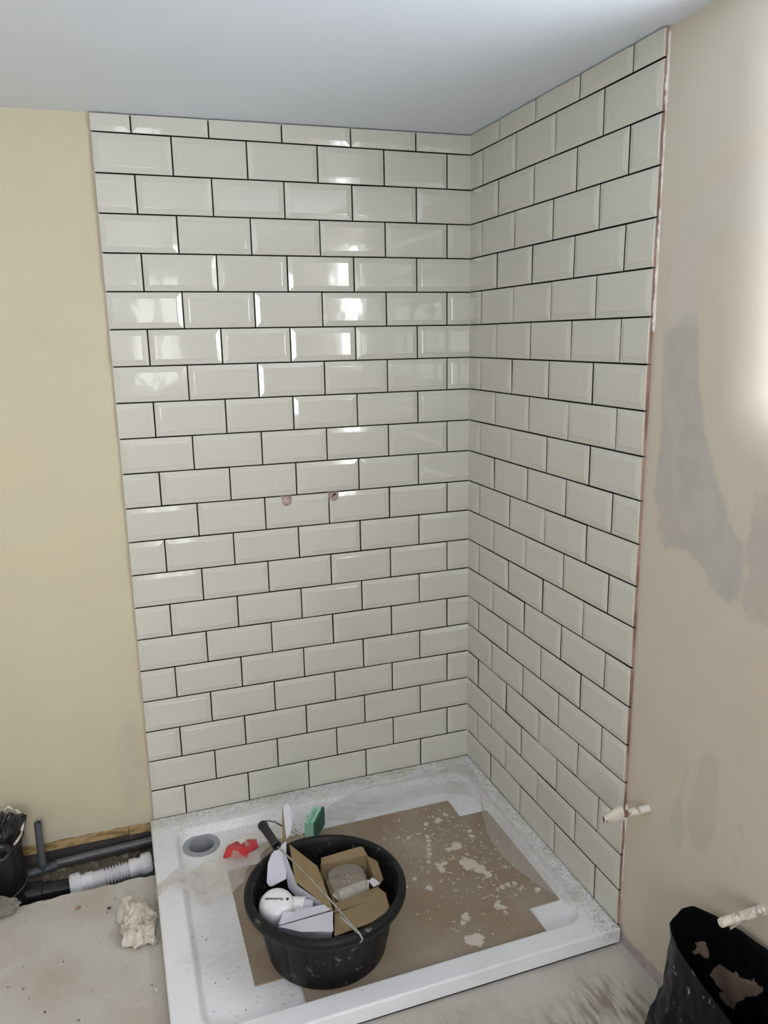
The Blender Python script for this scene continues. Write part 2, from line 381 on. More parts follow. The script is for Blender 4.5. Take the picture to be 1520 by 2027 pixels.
# edge of the plaster, wooden sole plate and damp masonry below it
vv, ff = [], []
for i, x in enumerate(xs): vv += [(x, PL, bot[i]), (x, PL+0.018, bot[i])]
ff = [(2*i, 2*i+1, 2*i+3, 2*i+2) for i in range(len(xs)-1)]
mesh('plaster_edge', vv, ff, M['pink_plaster'], wall_back)
def plank_vf(x0, x1, y0, y1, z0, z1): return box_vf(x0, x1, y0, y1, z0, z1)
mesh('sole_plate', *plank_vf(-1.170, 0.0, PL+0.004, 0.10, 0.004, 0.075), M['osb'], wall_back)
mesh('sole_plate', *plank_vf(XL, -1.1715, PL+0.0015, 0.10, 0.0095, 0.075), M['osb'], wall_back)
mesh('footing', *box_vf(XL, 0.3, PL+0.010, 0.15, -0.25, 0.0095), M['masonry'], wall_back)
mesh('wall_back_core', *box_vf(XL, 0.30, PL+0.03, 0.16, 0.075, 2.2), M['paint_room'], wall_back)

# right wall with the window opening; plaster rolls round into the reveal
ys = lines([(YB, -1.46, 0.03), (-1.46, -0.86, 0.004), (-0.86, 0.0, 0.03)])
zs = lines([(-0.02, 2.06, 0.004), (2.06, 2.14, 0.01)])
YY, ZZ = np.meshgrid(ys, zs, indexing='ij')
ZZ = np.where(ZZ > 2.06, 2.06 + (ZZ-2.06)/0.08*(ceil_z(0)+0.003-2.06), ZZ)
def rrect_sd(y, z, r):
    cy, cz = (WIN1[0]+WIN1[1])/2, (WIN1[2]+WIN1[3])/2; hy, hz = (WIN1[1]-WIN1[0])/2-r, (WIN1[3]-WIN1[2])/2-r
    dy, dz = np.abs(y-cy)-hy, np.abs(z-cz)-hz
    return np.hypot(np.maximum(dy, 0), np.maximum(dz, 0)) + np.minimum(np.maximum(dy, dz), 0) - r
SD = rrect_sd(YY, ZZ, 0.06)
RB = 0.125
dd = np.clip(RB-SD, 0, RB)
XX = PL + RB - np.sqrt(np.maximum(RB*RB-dd*dd, 0)) + np.where(SD < 0, np.minimum(-SD*60, 0.07), 0)
XX = XX + 0.0012*fbm(YY, ZZ, 3, 12)
nu, nv = YY.shape
cen = 0.25*(SD[:-1, :-1]+SD[1:, :-1]+SD[:-1, 1:]+SD[1:, 1:])
Vr = np.stack([XX, YY, ZZ], -1).reshape(-1, 3)
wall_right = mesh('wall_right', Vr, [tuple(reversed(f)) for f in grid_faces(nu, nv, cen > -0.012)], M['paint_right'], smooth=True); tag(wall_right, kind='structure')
y_, z_ = Vr[:, 1], Vr[:, 2]
n1 = 0.010*fbm(y_, z_, 26, 1) + 0.006*fbm(y_, z_, 90, 2)
PA = [(-0.93,1.526),(-0.931,1.421),(-0.937,1.324),(-0.931,1.246),(-0.929,1.189),(-0.949,1.102),(-0.977,1.065),(-1.004,1.075),(-1.056,1.074),(-1.087,1.059),(-1.106,1.042),(-1.131,1.012),(-1.167,0.997),(-1.194,1.021),(-1.194,1.088),(-1.188,1.126),(-1.164,1.151),(-1.131,1.21),(-1.097,1.275),(-1.065,1.337),(-1.048,1.406),(-1.028,1.535),(-1.022,1.57)]
PA2 = [(-1.173,1.832),(-1.157,1.827),(-1.122,1.822),(-1.105,1.817),(-1.082,1.799),(-1.062,1.803),(-1.027,1.788),(-0.992,1.779),(-0.976,1.761),(-0.957,1.735),(-0.938,1.688),(-0.94,1.588),(-0.93,1.526),(-1.03,1.55),(-1.022,1.623),(-1.039,1.697),(-1.089,1.727),(-1.148,1.70),(-1.181,1.70)]
PB = [(-1.207,1.248),(-1.217,1.24),(-1.231,1.229),(-1.241,1.24),(-1.27,1.24),(-1.29,0.991),(-1.246,0.988),(-1.222,0.979),(-1.209,1.011),(-1.203,1.03),(-1.217,1.074),(-1.205,1.111),(-1.211,1.162),(-1.206,1.2)]
PC = [(-1.148,0.667),(-1.174,0.664),(-1.183,0.606),(-1.188,0.538),(-1.182,0.48),(-1.161,0.436),(-1.131,0.428),(-1.108,0.45),(-1.096,0.505),(-1.115,0.584),(-1.125,0.638)]
PD = [(-1.099,0.623),(-1.093,0.571),(-1.084,0.497),(-1.094,0.454),(-1.088,0.399),(-1.068,0.398),(-1.053,0.427),(-1.045,0.448),(-1.071,0.546)]
PE = [(-1.239,0.582),(-1.255,0.558),(-1.265,0.53),(-1.262,0.517),(-1.25,0.543)]
PF = [(-1.242,0.491),(-1.258,0.473),(-1.255,0.463),(-1.24,0.472)]
R_ = np.zeros(len(y_)); G_ = np.zeros(len(y_))
def patch(poly, soft, amt, arr, k=1.0):
    s = poly_sd(y_, z_, poly) + n1*k
    np.maximum(arr, sstep(soft, -soft, s)*amt, out=arr)
patch(PA, 0.006, 0.80, R_); patch(PB, 0.004, 0.62, R_); patch(PC, 0.006, 0.42, R_, .6); patch(PD, 0.005, 0.42, R_, .4)
patch(PE, 0.003, 0.35, R_, .3); patch(PF, 0.003, 0.3, R_, .3); patch(PA2, 0.010, 0.40, G_)
R_ *= 0.78 + 0.22*np.clip(fbm(y_, z_, 18, 8)*1.6+0.4, 0, 1)
B_ = sstep(0.004, -0.004, z_ - (0.030 + 0.014*fbm(y_, z_*0, 14, 5) + 0.012*np.clip((-0.93-y_)/0.1, 0, 1)))*0.9
color_attr(wall_right, R_, G_, B_)
mesh('wall_right_core', *box_vf(0.145, 0.165, WIN1[1]+0.07, 0.16, -0.2, 2.2), M['paint_room'], wall_right)

# other walls (behind and left of the camera), ceiling, floor
def wall_with_holes(name, c, th, a0, a1, z0, z1, holes):
    parts = []; x = a0
    for h0, h1, hz0, hz1 in sorted(holes):
        for (p0, p1, q0, q1) in ((x, h0, z0, z1), (h0, h1, z0, hz0), (h0, h1, hz1, z1)): parts.append(box_vf(p0, p1, c-th, c, q0, q1))
        x = h1
    parts.append(box_vf(x, a1, c-th, c, z0, z1))
    return mesh(name, *join_vf(parts), M['paint_room'])
tag(wall_with_holes('wall_front', YB, 0.2, XL-0.2, 0.3, -0.2, 2.2, [WIN2, FILL_WIN]), kind='structure')
tag(mesh('wall_left', *box_vf(XL-0.2, XL, YB, 0.16, -0.3, 2.2), M['paint_room']), kind='structure')
cx = [XL-0.2, 0.34]
Vc = [(x, y, ceil_z(x)+dz) for dz in (0, 0.1) for y in (YB-0.2, 0.16) for x in cx]
ceiling = mesh('ceiling', Vc, [(0,2,3,1),(4,5,7,6),(0,1,5,4),(2,6,7,3),(0,4,6,2),(1,3,7,5)], M['ceiling']); tag(ceiling, kind='structure')
def window(name, x0, x1, y0, y1, z0, z1, ax, g='glass'):
    t = 0.045; parts = []
    if ax == 'x':
        mid = (y0+y1)/2
        for a, b_, c_, d_ in ((y0, y0+t, z0, z1), (y1-t, y1, z0, z1), (y0, y1, z0, z0+t), (y0, y1, z1-t, z1), (mid-t/2, mid+t/2, z0, z1)):
            parts.append(box_vf(x0, x1, a, b_, c_, d_))
    else:
        mid = (x0+x1)/2
        for a, b_, c_, d_ in ((x0, x0+t, z0, z1), (x1-t, x1, z0, z1), (x0, x1, z0, z0+t), (x0, x1, z1-t, z1), (mid-t/2, mid+t/2, z0, z1)):
            parts.append(box_vf(a, b_, y0, y1, c_, d_))
    w = mesh(name, *join_vf(parts), M['frame']); tag(w, kind='structure')
    if ax == 'x': mesh('pane', *box_vf((x0+x1)/2-.002, (x0+x1)/2+.002, y0+t*.5, y1-t*.5, z0+t*.5, z1-t*.5), M['glass'], w)
    else: mesh('pane', *box_vf(x0+t*.5, x1-t*.5, (y0+y1)/2-.002, (y0+y1)/2+.002, z0+t*.5, z1-t*.5), M[g], w)
window('window_1', 0.150, 0.190, WIN1[0]-0.03, WIN1[1]+0.02, WIN1[2]-0.03, WIN1[3]+0.02, 'x')
window('window_2', WIN2[0], WIN2[1], YB-0.18, YB-0.13, WIN2[2], WIN2[3], 'y', 'tinted_glass')

window('window_3', FILL_WIN[0], FILL_WIN[1], YB-0.18, YB-0.13, FILL_WIN[2], FILL_WIN[3], 'y')  # unseen window, added only to brighten the floor, tray and walls

# floor: screed with a broken edge along the pipe trench
fx = lines([(XL, -1.62, 0.05), (-1.62, -1.02, 0.005), (-1.02, -0.5, 0.02), (-0.5, 0.009, 0.01)])
edge = -0.206 + 0.009*fbm(fx, fx*0, 16, 21) + 0.007*fbm(fx, fx*0, 55, 22)
tv = lines([(0, 0.06, 0.01), (0.06, 0.40, 0.02), (0.40, 0.62, 0.006), (0.62, 1.0, 0.004)])
U = np.repeat(fx[:, None], len(tv), 1); T = np.repeat(tv[None, :], len(fx), 0)
Yf = YB + (edge[:, None]-YB)*T
Zf = 0.0012*fbm(U, Yf, 7, 31)*(1-T**30)
Vf = np.stack([U, Yf, Zf], -1).reshape(-1, 3); Ff = grid_faces(len(fx), len(tv))
floor = mesh('floor', Vf, Ff, M['floor'], smooth=True); tag(floor, kind='structure')
xf, yf = Vf[:, 0], Vf[:, 1]
wear = sstep(0.05, -0.06, poly_sd(xf, yf, [(-0.30,-1.02),(-0.10,-0.99),(0.0,-1.10),(0.0,-1.35),(-0.5,-1.4),(-0.42,-1.15)]) + 0.05*fbm(xf, yf, 8, 41))
wear = np.maximum(wear, 0.35*sstep(0.05, -0.05, poly_sd(xf, yf, [(-0.62,-1.0),(-0.48,-0.97),(-0.46,-1.02),(-0.6,-1.06)]) + 0.05*fbm(xf, yf, 10, 43)))
color_attr(floor, wear*0.85)
se = []
for i, x in enumerate(fx):
    r1, r2 = 0.006*math.sin(x*90)+0.004*math.sin(x*233), 0.010*math.sin(x*55+1)
    se += [(x, edge[i], 0.0), (x, edge[i]+0.002+r1*0.4, -0.006), (x, edge[i]+0.006+r1, -0.02), (x, edge[i]+0.004+r2, -0.055), (x, edge[i]+0.012+r1, -0.12)]
mesh('broken_edge', se, [tuple(reversed((5*i+j, 5*i+5+j, 5*i+6+j, 5*i+1+j))) for i in range(len(fx)-1) for j in range(4)], M['stone_grey'], floor)
tx, ty = lines([(XL, -1.62, 0.05), (-1.62, -1.02, 0.007), (-1.02, 0.0, 0.05)]), lines([(-0.25, 0.02, 0.007)])
A, B = np.meshgrid(tx, ty, indexing='ij')
Zt = -0.088 + 0.022*sstep(-0.12, -0.02, B) + 0.016*np.abs(fbm(A, B, 35, 51)) + 0.006*fbm(A, B, 120, 52)
tr_ = mesh('trench_rubble', np.stack([A, B, Zt], -1).reshape(-1, 3), grid_faces(len(tx), len(ty)), M['rubble'], floor); tag(tr_, kind='stuff')
rb = random.Random(5); parts = []
for _ in range(70):
    c = Vector((rb.uniform(-1.45, -1.12), rb.uniform(-0.075, -0.035), -0.060+rb.uniform(0, 0.008))); s = rb.uniform(0.003, 0.009)
    me_ = [Vector((rb.uniform(-1, 1), rb.uniform(-1, 1), rb.uniform(-1, 1))).normalized()*s*rb.uniform(.6, 1.2) for _ in range(8)]
    bm = bmesh.new()
    for v in me_: bm.verts.new(c+v)
    bmesh.ops.convex_hull(bm, input=bm.verts); bm.verts.ensure_lookup_table()
    keep = [v for v in bm.verts if v.link_faces]; idx = {v: i for i, v in enumerate(keep)}
    parts.append(([v.co.copy() for v in keep], [tuple(idx[v] for v in f.verts) for f in bm.faces])); bm.free()
tag(mesh('trench_pebbles', *join_vf(parts), M['stone_grey'], floor), kind='stuff')

# ------------------------------------------------------------------ tiles
cache = {}
def tile_mesh(w, hL, hR, fl, free=None):
    """metro tile in the local xz plane facing -y; fl = bevelled sides (left,right,bottom,top); height may differ left and right"""
    key = (round(w, 4), round(hL, 4), round(hR, 4), fl, free)
    if key in cache: return cache[key]
    l, r, bt, tp = fl
    rings = [(0.0, -0.0085), (0.0, 0.0), (0.0008, 0.0009), (0.0135, 0.0036), (0.0148, 0.0041), (0.0164, 0.0043)]   # (inset, rise)
    V, F, mi = [], [], []
    h0 = min(hL, hR)
    for ins, y in rings:
        k = ins if ins > 0.001 else ins
        il = ins if (l or ins < 0.001) else 0.0009; ir = ins if (r or ins < 0.001) else 0.0009
        ib = ins if (bt or ins < 0.001) else 0.0009; it = ins if (tp or ins < 0.001) else 0.0009
        x0, x1 = -w/2+il, w/2-ir
        def top(x): return hL + (hR-hL)*(x+w/2)/w - it
        V += [(x0, -y, ib), (x1, -y, ib), (x1, -y, top(x1)), (x0, -y, top(x0))]
    nr = len(rings)
    sides = [bt, r, tp, l]
    for i in range(nr-1):
        for s in range(4):
            a, b_, c_, d_ = i*4+s, i*4+(s+1) % 4, (i+1)*4+(s+1) % 4, (i+1)*4+s
            F.append((a, b_, c_, d_)); mi.append((1 if s == {'l': 3, 'r': 1}.get(free) else 2) if i == 0 else 0)
    F.append(tuple((nr-1)*4+s for s in range(4))); mi.append(0)
    me = bpy.data.meshes.new('tile'); me.from_pydata(V, [], F); me.update()
    me.materials.append(M['glaze']); me.materials.append(M['biscuit']); me.materials.append(M['grout_gap'])   # free edge shows the red body, inner edges are black with grout
    me.polygons.foreach_set('material_index', np.array(mi, dtype=np.int32))
    cache[key] = me; return me
rt = random.Random(11)
def put_tile(me, loc, rz, parent):
    o = bpy.data.objects.new('tile', me); COL.objects.link(o); o.parent = parent
    o.location = loc
    o.rotation_euler = Euler((rt.gauss(0, 0.0045), rt.gauss(0, 0.0012), rz + rt.gauss(0, 0.0045)))
    return o
NOTCH = {}
def row_cuts(total, k):
    j = [0.0]; a = PT if k % 2 == 1 else PT/2
    while a < total-0.02: j.append(a); a += PT
    j.append(total); return j
def notch_tile(w, h, notches):
    """bevelled tile with U-shaped pipe notches cut in from the top edge: notches = [(x centre, half width, depth)]"""
    o = bpy.data.objects.new('tile_blank', tile_mesh(w, h, h, (True, True, True, True)).copy()); COL.objects.link(o)
    for c, hw, dp in notches:
        P = [(c+hw, h+0.02)] + [(c+hw*math.cos(PI*q/10), h-dp+hw-hw*math.sin(PI*q/10)) for q in range(11)] + [(c-hw, h+0.02)]
        k = len(P); V = [(x, 0.03, z) for x, z in P] + [(x, -0.03, z) for x, z in P]
        F = [tuple(range(k)), tuple(reversed(range(k, 2*k)))] + [(i, i+k, (i+1) % k+k, (i+1) % k) for i in range(k)]
        cut = fix_normals(mesh('notch_cutter', V, F, M['glaze']))
        # close the blank at the back so that the cut is clean
        bm = bmesh.new(); bm.from_mesh(o.data); bmesh.ops.holes_fill(bm, edges=[e for e in bm.edges if e.is_boundary]); bmesh.ops.recalc_face_normals(bm, faces=bm.faces); bm.to_mesh(o.data); bm.free()
        md = o.modifiers.new('notch', 'BOOLEAN'); md.operation = 'DIFFERENCE'; md.object = cut; md.solver = 'EXACT'
        bpy.context.view_layer.update()
        me = bpy.data.meshes.new_from_object(o.evaluated_get(bpy.context.evaluated_depsgraph_get()))
        o.modifiers.clear(); o.data = me; bpy.data.objects.remove(cut)
    me = o.data; me.name = 'tile'; bpy.data.objects.remove(o); return me
HX1, HX2 = -0.6195, -0.4690
for k in range(21):
    zb = ZT + k*Q + JT/2
    # back wall
    j = row_cuts(W, k)
    for i in range(len(j)-1):
        a, b_ = j[i] + (JT/2 if i else 0), j[i+1] - (JT/2 if i < len(j)-2 else 0.001)
        w = b_-a; xc = -W + (a+b_)/2
        l = not (i == 0 and k % 2 == 0); r = i < len(j)-2
        if k == 20: hL, hR = ceil_z(xc-w/2)-0.0025-zb, ceil_z(xc+w/2)-0.0025-zb
        else: hL = hR = Q-JT
        if k == 9 and i == 2: me = notch_tile(w, hL, [(HX1-xc, 0.0155, 0.030)])
        elif k == 9 and i == 3: me = notch_tile(w, hL, [(HX2-xc, 0.0150, 0.027)])
        else: me = tile_mesh(w, hL, hR, (l, r, True, k < 20), 'l' if i == 0 else None)
        put_tile(me, (xc, 0.0+rt.gauss(0, 0.0002), zb), 0, wall_back)
    # right wall
    j = row_cuts(D, k)
    for i in range(len(j)-1):
        a, b_ = j[i] + (JT/2 if i else 0), j[i+1] - (JT/2 if i < len(j)-2 else 0.001)
        w = b_-a; yc = -D + (a+b_)/2
        r = not (i == 0 and k % 2 == 0); l = i < len(j)-2
        h = (ceil_z(0)-0.0025-zb) if k == 20 else Q-JT
        put_tile(tile_mesh(w, h, h, (l, r, True, k < 20), 'r' if i == 0 else None), (rt.gauss(0, 0.0002), yc, zb), -PI/2, wall_right)
# dark joint bed behind the tile faces, with the two pipe holes left open
zt1 = ZT+10*Q
def joint_cells(xcs, zcs, holes):
    parts = []
    for i in range(len(xcs)-1):
        for q in range(len(zcs)-1):
            if (i, q) in holes: continue
            parts.append(([(xcs[i], 0.0008, zcs[q]), (xcs[i+1], 0.0008, zcs[q]), (xcs[i+1], 0.0008, zcs[q+1]), (xcs[i], 0.0008, zcs[q+1])], [(0, 1, 2, 3)]))
    return join_vf(parts)
mesh('joint_bed', *joint_cells([-W+0.004, HX1-0.018, HX1+0.018, HX2-0.018, HX2+0.018, 0.0], [ZT-0.002, zt1-0.034, zt1, ceil_z(-W)-0.004], {(1, 1), (3, 1)}), M['grout_gap'], wall_back)
mesh('joint_bed', [(0.0008, -D+0.004, ZT-0.002), (0.0008, 0, ZT-0.002), (0.0008, 0, ceil_z(0)-0.004), (0.0008, -D+0.004, ceil_z(0)-0.004)], [(3, 2, 1, 0)], M['grout_gap'], wall_right)
# pipe holes
for hx, dark in ((HX1, False), (HX2, True)):
    mesh('hole_backing', [(hx-0.02, 0.0062, zt1-0.036), (hx+0.02, 0.0062, zt1-0.036), (hx+0.02, 0.0062, zt1+0.002), (hx-0.02, 0.0062, zt1+0.002)], [(0, 1, 2, 3)], M['pink_plaster'], wall_back)
    if dark:
        axis_lathe('pipe_end', (hx+0.002, 0.0060, zt1-0.0135), (hx+0.002, -0.5, zt1-0.0135), [(0, 0.0125), (0.004, 0.0125), (0.004, 0.0105), (0.001, 0.0105)], M['pink_plaster'], wall_back, 24)
        mesh('opening_shade', [(hx-0.006, 0.0048, zt1-0.021), (hx+0.010, 0.0048, zt1-0.009), (hx+0.004, 0.0048, zt1-0.003)], [(0, 1, 2)], M['shade_black'], wall_back)  # flat near-black triangle, paints the shade inside the pipe end
    else:
        axis_lathe('pipe_plug', (hx-0.003, 0.0060, zt1-0.0155), (hx-0.003, -0.5, zt1-0.0155), [(0, 0.0115), (0.005, 0.0115), (0.006, 0.0105)], M['pink_plaster'], wall_back, 24)
# ragged adhesive squeezed out along the free edge of the right-hand tiles
zz = np.arange(0.05, 2.115, 0.004); va, fa, on = [], [], []
for i, z in enumerate(zz):
    amt = float(fbm(np.array([z]), np.array([0.0]), 9, 61)[0])*1.3 + 0.50*sstep(0.8, 1.9, z) - 0.30
    on.append(amt > 0); amt = max(0.0, amt)
    dp = min(0.0075, 0.001+0.012*amt)*(0.62+0.5*float(fbm(np.array([z]), np.array([1.0]), 130, 63)[0]))
    va += [(PL+0.002, -D-0.0005, z), (PL-dp*0.85, -D-0.0012, z), (PL-dp*0.3, -D-0.0035-0.003*amt, z), (PL+0.002, -D-0.0045-0.003*amt, z)]
for i in range(len(zz)-1):
    if on[i] and on[i+1]:
        for q in range(3): fa.append((4*i+q, 4*i+4+q, 4*i+5+q, 4*i+1+q))
fix_normals(mesh('adhesive_bead', va, fa, M['adhesive'], wall_right))

# ------------------------------------------------------------------ shower tray
TX0, TX1, TY0, TY1 = -1.1045, -0.0005, -0.9065, -0.0005
IX0, IX1, IY0, IY1 = -1.040, -0.058, -0.851, -0.082
DR = (-0.9635, -0.1475)
def basin_sd(x, y, r=0.055):
    cx_, cy_ = (IX0+IX1)/2, (IY0+IY1)/2; hx, hy = (IX1-IX0)/2-r, (IY1-IY0)/2-r
    dx, dy = np.abs(x-cx_)-hx, np.abs(y-cy_)-hy
    return np.hypot(np.maximum(dx, 0), np.maximum(dy, 0)) + np.minimum(np.maximum(dx, dy), 0) - r
def tray_h(x, y):
    s = -basin_sd(x, y)
    return ZT - 0.025*sstep(0.0, 0.019, s)
def surf(x, y, boards=True):
    if x < TX0 or y < TY0: return 0.0
    z = float(tray_h(np.array(x), np.array(y)))
    if boards and z < 0.026:
        if -.906 < x < -.07 and -.738 < y < -.30: z = .027
        if -.803 < x < -.17 and -.836 < y < -.21: z = .0315
    return z
gx = lines([(TX0+0.005, -1.0, 0.003), (-1.0, -0.92, 0.006), (-0.92, -0.1, 0.012), (-0.1, TX1, 0.003)])
gy = lines([(TY0+0.005, -0.82, 0.003), (-0.82, -0.21, 0.010), (-0.21, TY1, 0.003)])
GX, GY = np.meshgrid(gx, gy, indexing='ij'); GZ = tray_h(GX, GY)
V = np.stack([GX, GY, GZ], -1).reshape(-1, 3); nu, nv = GX.shape
ccx, ccy = 0.25*(GX[:-1, :-1]+GX[1:, :-1]+GX[:-1, 1:]+GX[1:, 1:]), 0.25*(GY[:-1, :-1]+GY[1:, :-1]+GY[:-1, 1:]+GY[1:, 1:])
F = grid_faces(nu, nv, np.hypot(ccx-DR[0], ccy-DR[1]) > 0.044)
tray = empty('shower_tray', (-0.55, -0.45, 0.0), 'white square-edged acrylic shower tray, dusty, fitted in the tiled corner', 'shower tray')
Vl = [tuple(v) for v in V]; Fl = list(F)
loop = [(i, 0) for i in range(nu)] + [(nu-1, q) for q in range(1, nv)] + [(i, nv-1) for i in range(nu-2, -1, -1)] + [(0, q) for q in range(nv-2, 0, -1)]
prev = [i*nv+q for i, q in loop]
for off, dz in ((0.0025, -0.0008), (0.0043, -0.0028), (0.005, -0.006), (0.005, -0.040), (0.001, -0.040)):
    base = len(Vl)
    for (i, q) in loop:
        x, y = gx[i], gy[q]
        if i == 0: x -= off
        if i == nu-1: x += min(off, 0.0005)
        if q == 0: y -= off
        if q == nv-1: y += min(off, 0.0005)
        Vl.append((x, y, ZT+dz))
    cur = list(range(base, base+len(loop)))
    for k in range(len(loop)):
        k2 = (k+1) % len(loop); Fl.append((prev[k], cur[k], cur[k2], prev[k2]))
    prev = cur
bt_ = mesh('tray_body', Vl, Fl, M['tray'], tray, smooth=True); fix_normals(bt_); sharp_by_angle(bt_, 50)
va_ = np.array(Vl); tx_, ty_ = va_[:, 0], va_[:, 1]
back = sstep(0.10, 0.015, -ty_ + 0.03*fbm(tx_, ty_, 20, 71)); right = sstep(0.085, 0.02, -tx_ + 0.02*fbm(tx_, ty_, 20, 72))
corner = sstep(0.34, 0.08, np.hypot(tx_, ty_)+0.06*fbm(tx_, ty_, 12, 74))
dust = np.maximum.reduce([back*0.95, right*0.85, corner*0.8, 0.28*sstep(0.25, 0.05, -ty_), 0.22*sstep(-0.1, 0.5, fbm(tx_, ty_, 6, 73))])
color_attr(bt_, np.clip(dust, 0, 1)*np.where(va_[:, 2] > 0.02, 1, 0.15))
mesh('gap_shade', *box_vf(TX0+0.004, -0.01, TY0+0.004, -0.23, 0.0005, 0.0085), M['shade_black'], tray)  # near-black box, its colour paints the shade in the gap under the tray
# waste outlet in the tray
axis_lathe('drain_flange', (DR[0], DR[1], 0.0215), (DR[0], DR[1], 1), [(0, 0.0565), (0.0022, 0.0565), (0.0034, 0.054), (0.0030, 0.042), (0.0042, 0.0405), (0.0036, 0.038), (-0.002, 0.0375), (-0.03, 0.0365), (-0.05, 0.036)], M['drain_grey'], tray, 48, close=False)
axis_lathe('drain_cup', (DR[0], DR[1], -0.035), (DR[0], DR[1], 1), [(0, 0.0368), (0.006, 0.0368), (0.006, 0.024), (0.001, 0.022)], M['drain_dark'], tray, 40)

# ------------------------------------------------------------------ hardboard sheets in the tray
SPL = [(-0.2407,-0.2972,0.0139),(-0.2119,-0.2794,0.0125),(-0.2852,-0.3084,0.0083),(-0.3014,-0.3271,0.0056),(-0.3061,-0.3631,0.0069),(-0.3163,-0.4037,0.0069),(-0.311,-0.383,0.006),(-0.325,-0.423,0.006),(-0.3327,-0.4429,0.0056),(-0.340,-0.458,0.005),(-0.3473,-0.4741,0.0056),(-0.3246,-0.3427,0.0056),(-0.3656,-0.3537,0.0069),(-0.2406,-0.5264,0.0222),(-0.225,-0.5606,0.025),(-0.2125,-0.5838,0.0167),(-0.2593,-0.5146,0.0111),(-0.3271,-0.5126,0.0139),(-0.3091,-0.5005,0.0083),(-0.2411,-0.4399,0.0125),(-0.2701,-0.4417,0.0083),(-0.255,-0.441,0.009),(-0.228,-0.4827,0.0056),(-0.179,-0.6415,0.0083),(-0.1567,-0.6386,0.0083),(-0.198,-0.647,0.007),(-0.2154,-0.6539,0.0069),(-0.23,-0.6762,0.0069),(-0.233,-0.695,0.009),(-0.2404,-0.7137,0.0167),(-0.3425,-0.7153,0.0125),(-0.359,-0.7286,0.0083),(-0.3595,-0.7903,0.0194),(-0.3745,-0.792,0.0111),(-0.4349,-0.3274,0.0056),(-0.4466,-0.5515,0.0042),(-0.4138,-0.526,0.0056),(-0.302,-0.5727,0.0069),(-0.3889,-0.5776,0.0083),(-0.1072,-0.6837,0.0083),(-0.1738,-0.3866,0.0069),(-0.1775,-0.4121,0.0056)]
def sheet(name, x0, x1, y0, y1, z0, z1, label, seed):
    ax_, ay_ = lines([(x0, x1, 0.003)]), lines([(y0, y1, 0.003)])
    A, B = np.meshgrid(ax_, ay_, indexing='ij')
    wa = 0.0007*np.where((np.abs(A-x0) < 1e-6) | (np.abs(A-x1) < 1e-6), 1, 0)*fbm(B, A, 30, seed)
    wb = 0.0007*np.where((np.abs(B-y0) < 1e-6) | (np.abs(B-y1) < 1e-6), 1, 0)*fbm(A, B, 30, seed+1)
    best = np.full(A.shape, -1.0)
    dn = fbm(A, B, 48, 81)*1.15 + fbm(A, B, 130, 82)*0.6
    for (sx, sy, sr) in SPL:
        best = np.maximum(best, 1 - np.hypot(A-sx, (B-sy)*0.85)/sr*0.72 + dn*0.62)
    spl = sstep(0.32, 0.42, best)
    fine = sstep(0.50, 0.66, fbm(A, B, 75, 84))*sstep(-0.62, -0.25, A)*sstep(-0.85, -0.55, B)*0.85
    spl = np.maximum(spl, fine)
    Z = z1 + 0.0012*spl
    V = [tuple(v) for v in np.stack([A+wa, B+wb, Z], -1).reshape(-1, 3)]; nu, nv = A.shape; F = grid_faces(nu, nv)
    loop = [i*nv for i in range(nu)] + [(nu-1)*nv+q for q in range(1, nv)] + [i*nv+nv-1 for i in range(nu-2, -1, -1)] + list(range(nv-2, 0, -1))
    base = len(V); V += [(V[i][0], V[i][1], z0) for i in loop]
    for k in range(len(loop)):
        k2 = (k+1) % len(loop); F.append((loop[k], base+k, base+k2, loop[k2]))
    F.append(tuple(range(base, base+len(loop))))
    o = mesh(name, V, F, M['board']); fix_normals(o)
    R = np.concatenate([spl.ravel(), np.zeros(len(loop))]); film_ = np.clip(0.55+0.6*fbm(A, B, 5, 85)+0.3*sstep(-0.5, -0.75, A+B*0), 0, 1)
    color_attr(o, R, np.concatenate([film_.ravel(), np.zeros(len(loop))]))
    return tag(o, label, 'board')
sheet('hardboard_sheet', -0.906, -0.072, -0.738, -0.300, 0.0232, 0.0268, 'lower brown hardboard sheet, its ends sticking out left and right beneath the upper sheet', 91)
sheet('hardboard_sheet', -0.803, -0.170, -0.836, -0.212, 0.0274, 0.0312, 'upper brown hardboard sheet under the black bucket, splashed with white plaster', 95)

# ------------------------------------------------------------------ black mortar bucket
BC = (-0.709, -0.676); BZ = 0.0315
bk = empty('bucket', (BC[0], BC[1], BZ), 'round black rubber mortar bucket full of packaging, standing on the brown boards', 'bucket')
prof = [(0.0, 0.001), (0.0, 0.140), (0.002, 0.146), (0.006, 0.1485), (0.05, 0.157), (0.10, 0.166), (0.140, 0.1735), (0.150, 0.1760), (0.1525, 0.180), (0.1515, 0.1935), (0.1545, 0.1985), (0.160, 0.2008), (0.168, 0.2010), (0.1735, 0.1985), (0.1765, 0.1935), (0.1775, 0.1880), (0.1760, 0.1830), (0.1715, 0.1800), (0.160, 0.1775), (0.10, 0.1625), (0.03, 0.1455), (0.018, 0.138), (0.014, 0.12), (0.014, 0.001)]
def flute(i, a):
    if 3 <= i <= 7:
        ph = (a*18/(2*PI)) % 1.0
        return 1 - 0.019*math.exp(-((ph-0.5)/0.07)**2) + 0.004*math.exp(-((ph-0.36)/0.06)**2)
    return 1
axis_lathe('bucket_body', (BC[0], BC[1], BZ), (BC[0], BC[1], 1), prof, M['bucket'], bk, 144, mod=flute)
P1, P2 = Vector((-0.683, -0.872, 0.206)), Vector((-0.722, -0.478, 0.207))
gA, gB = Vector((-0.828, -0.490, 0.281)), Vector((-0.809, -0.588, 0.277))
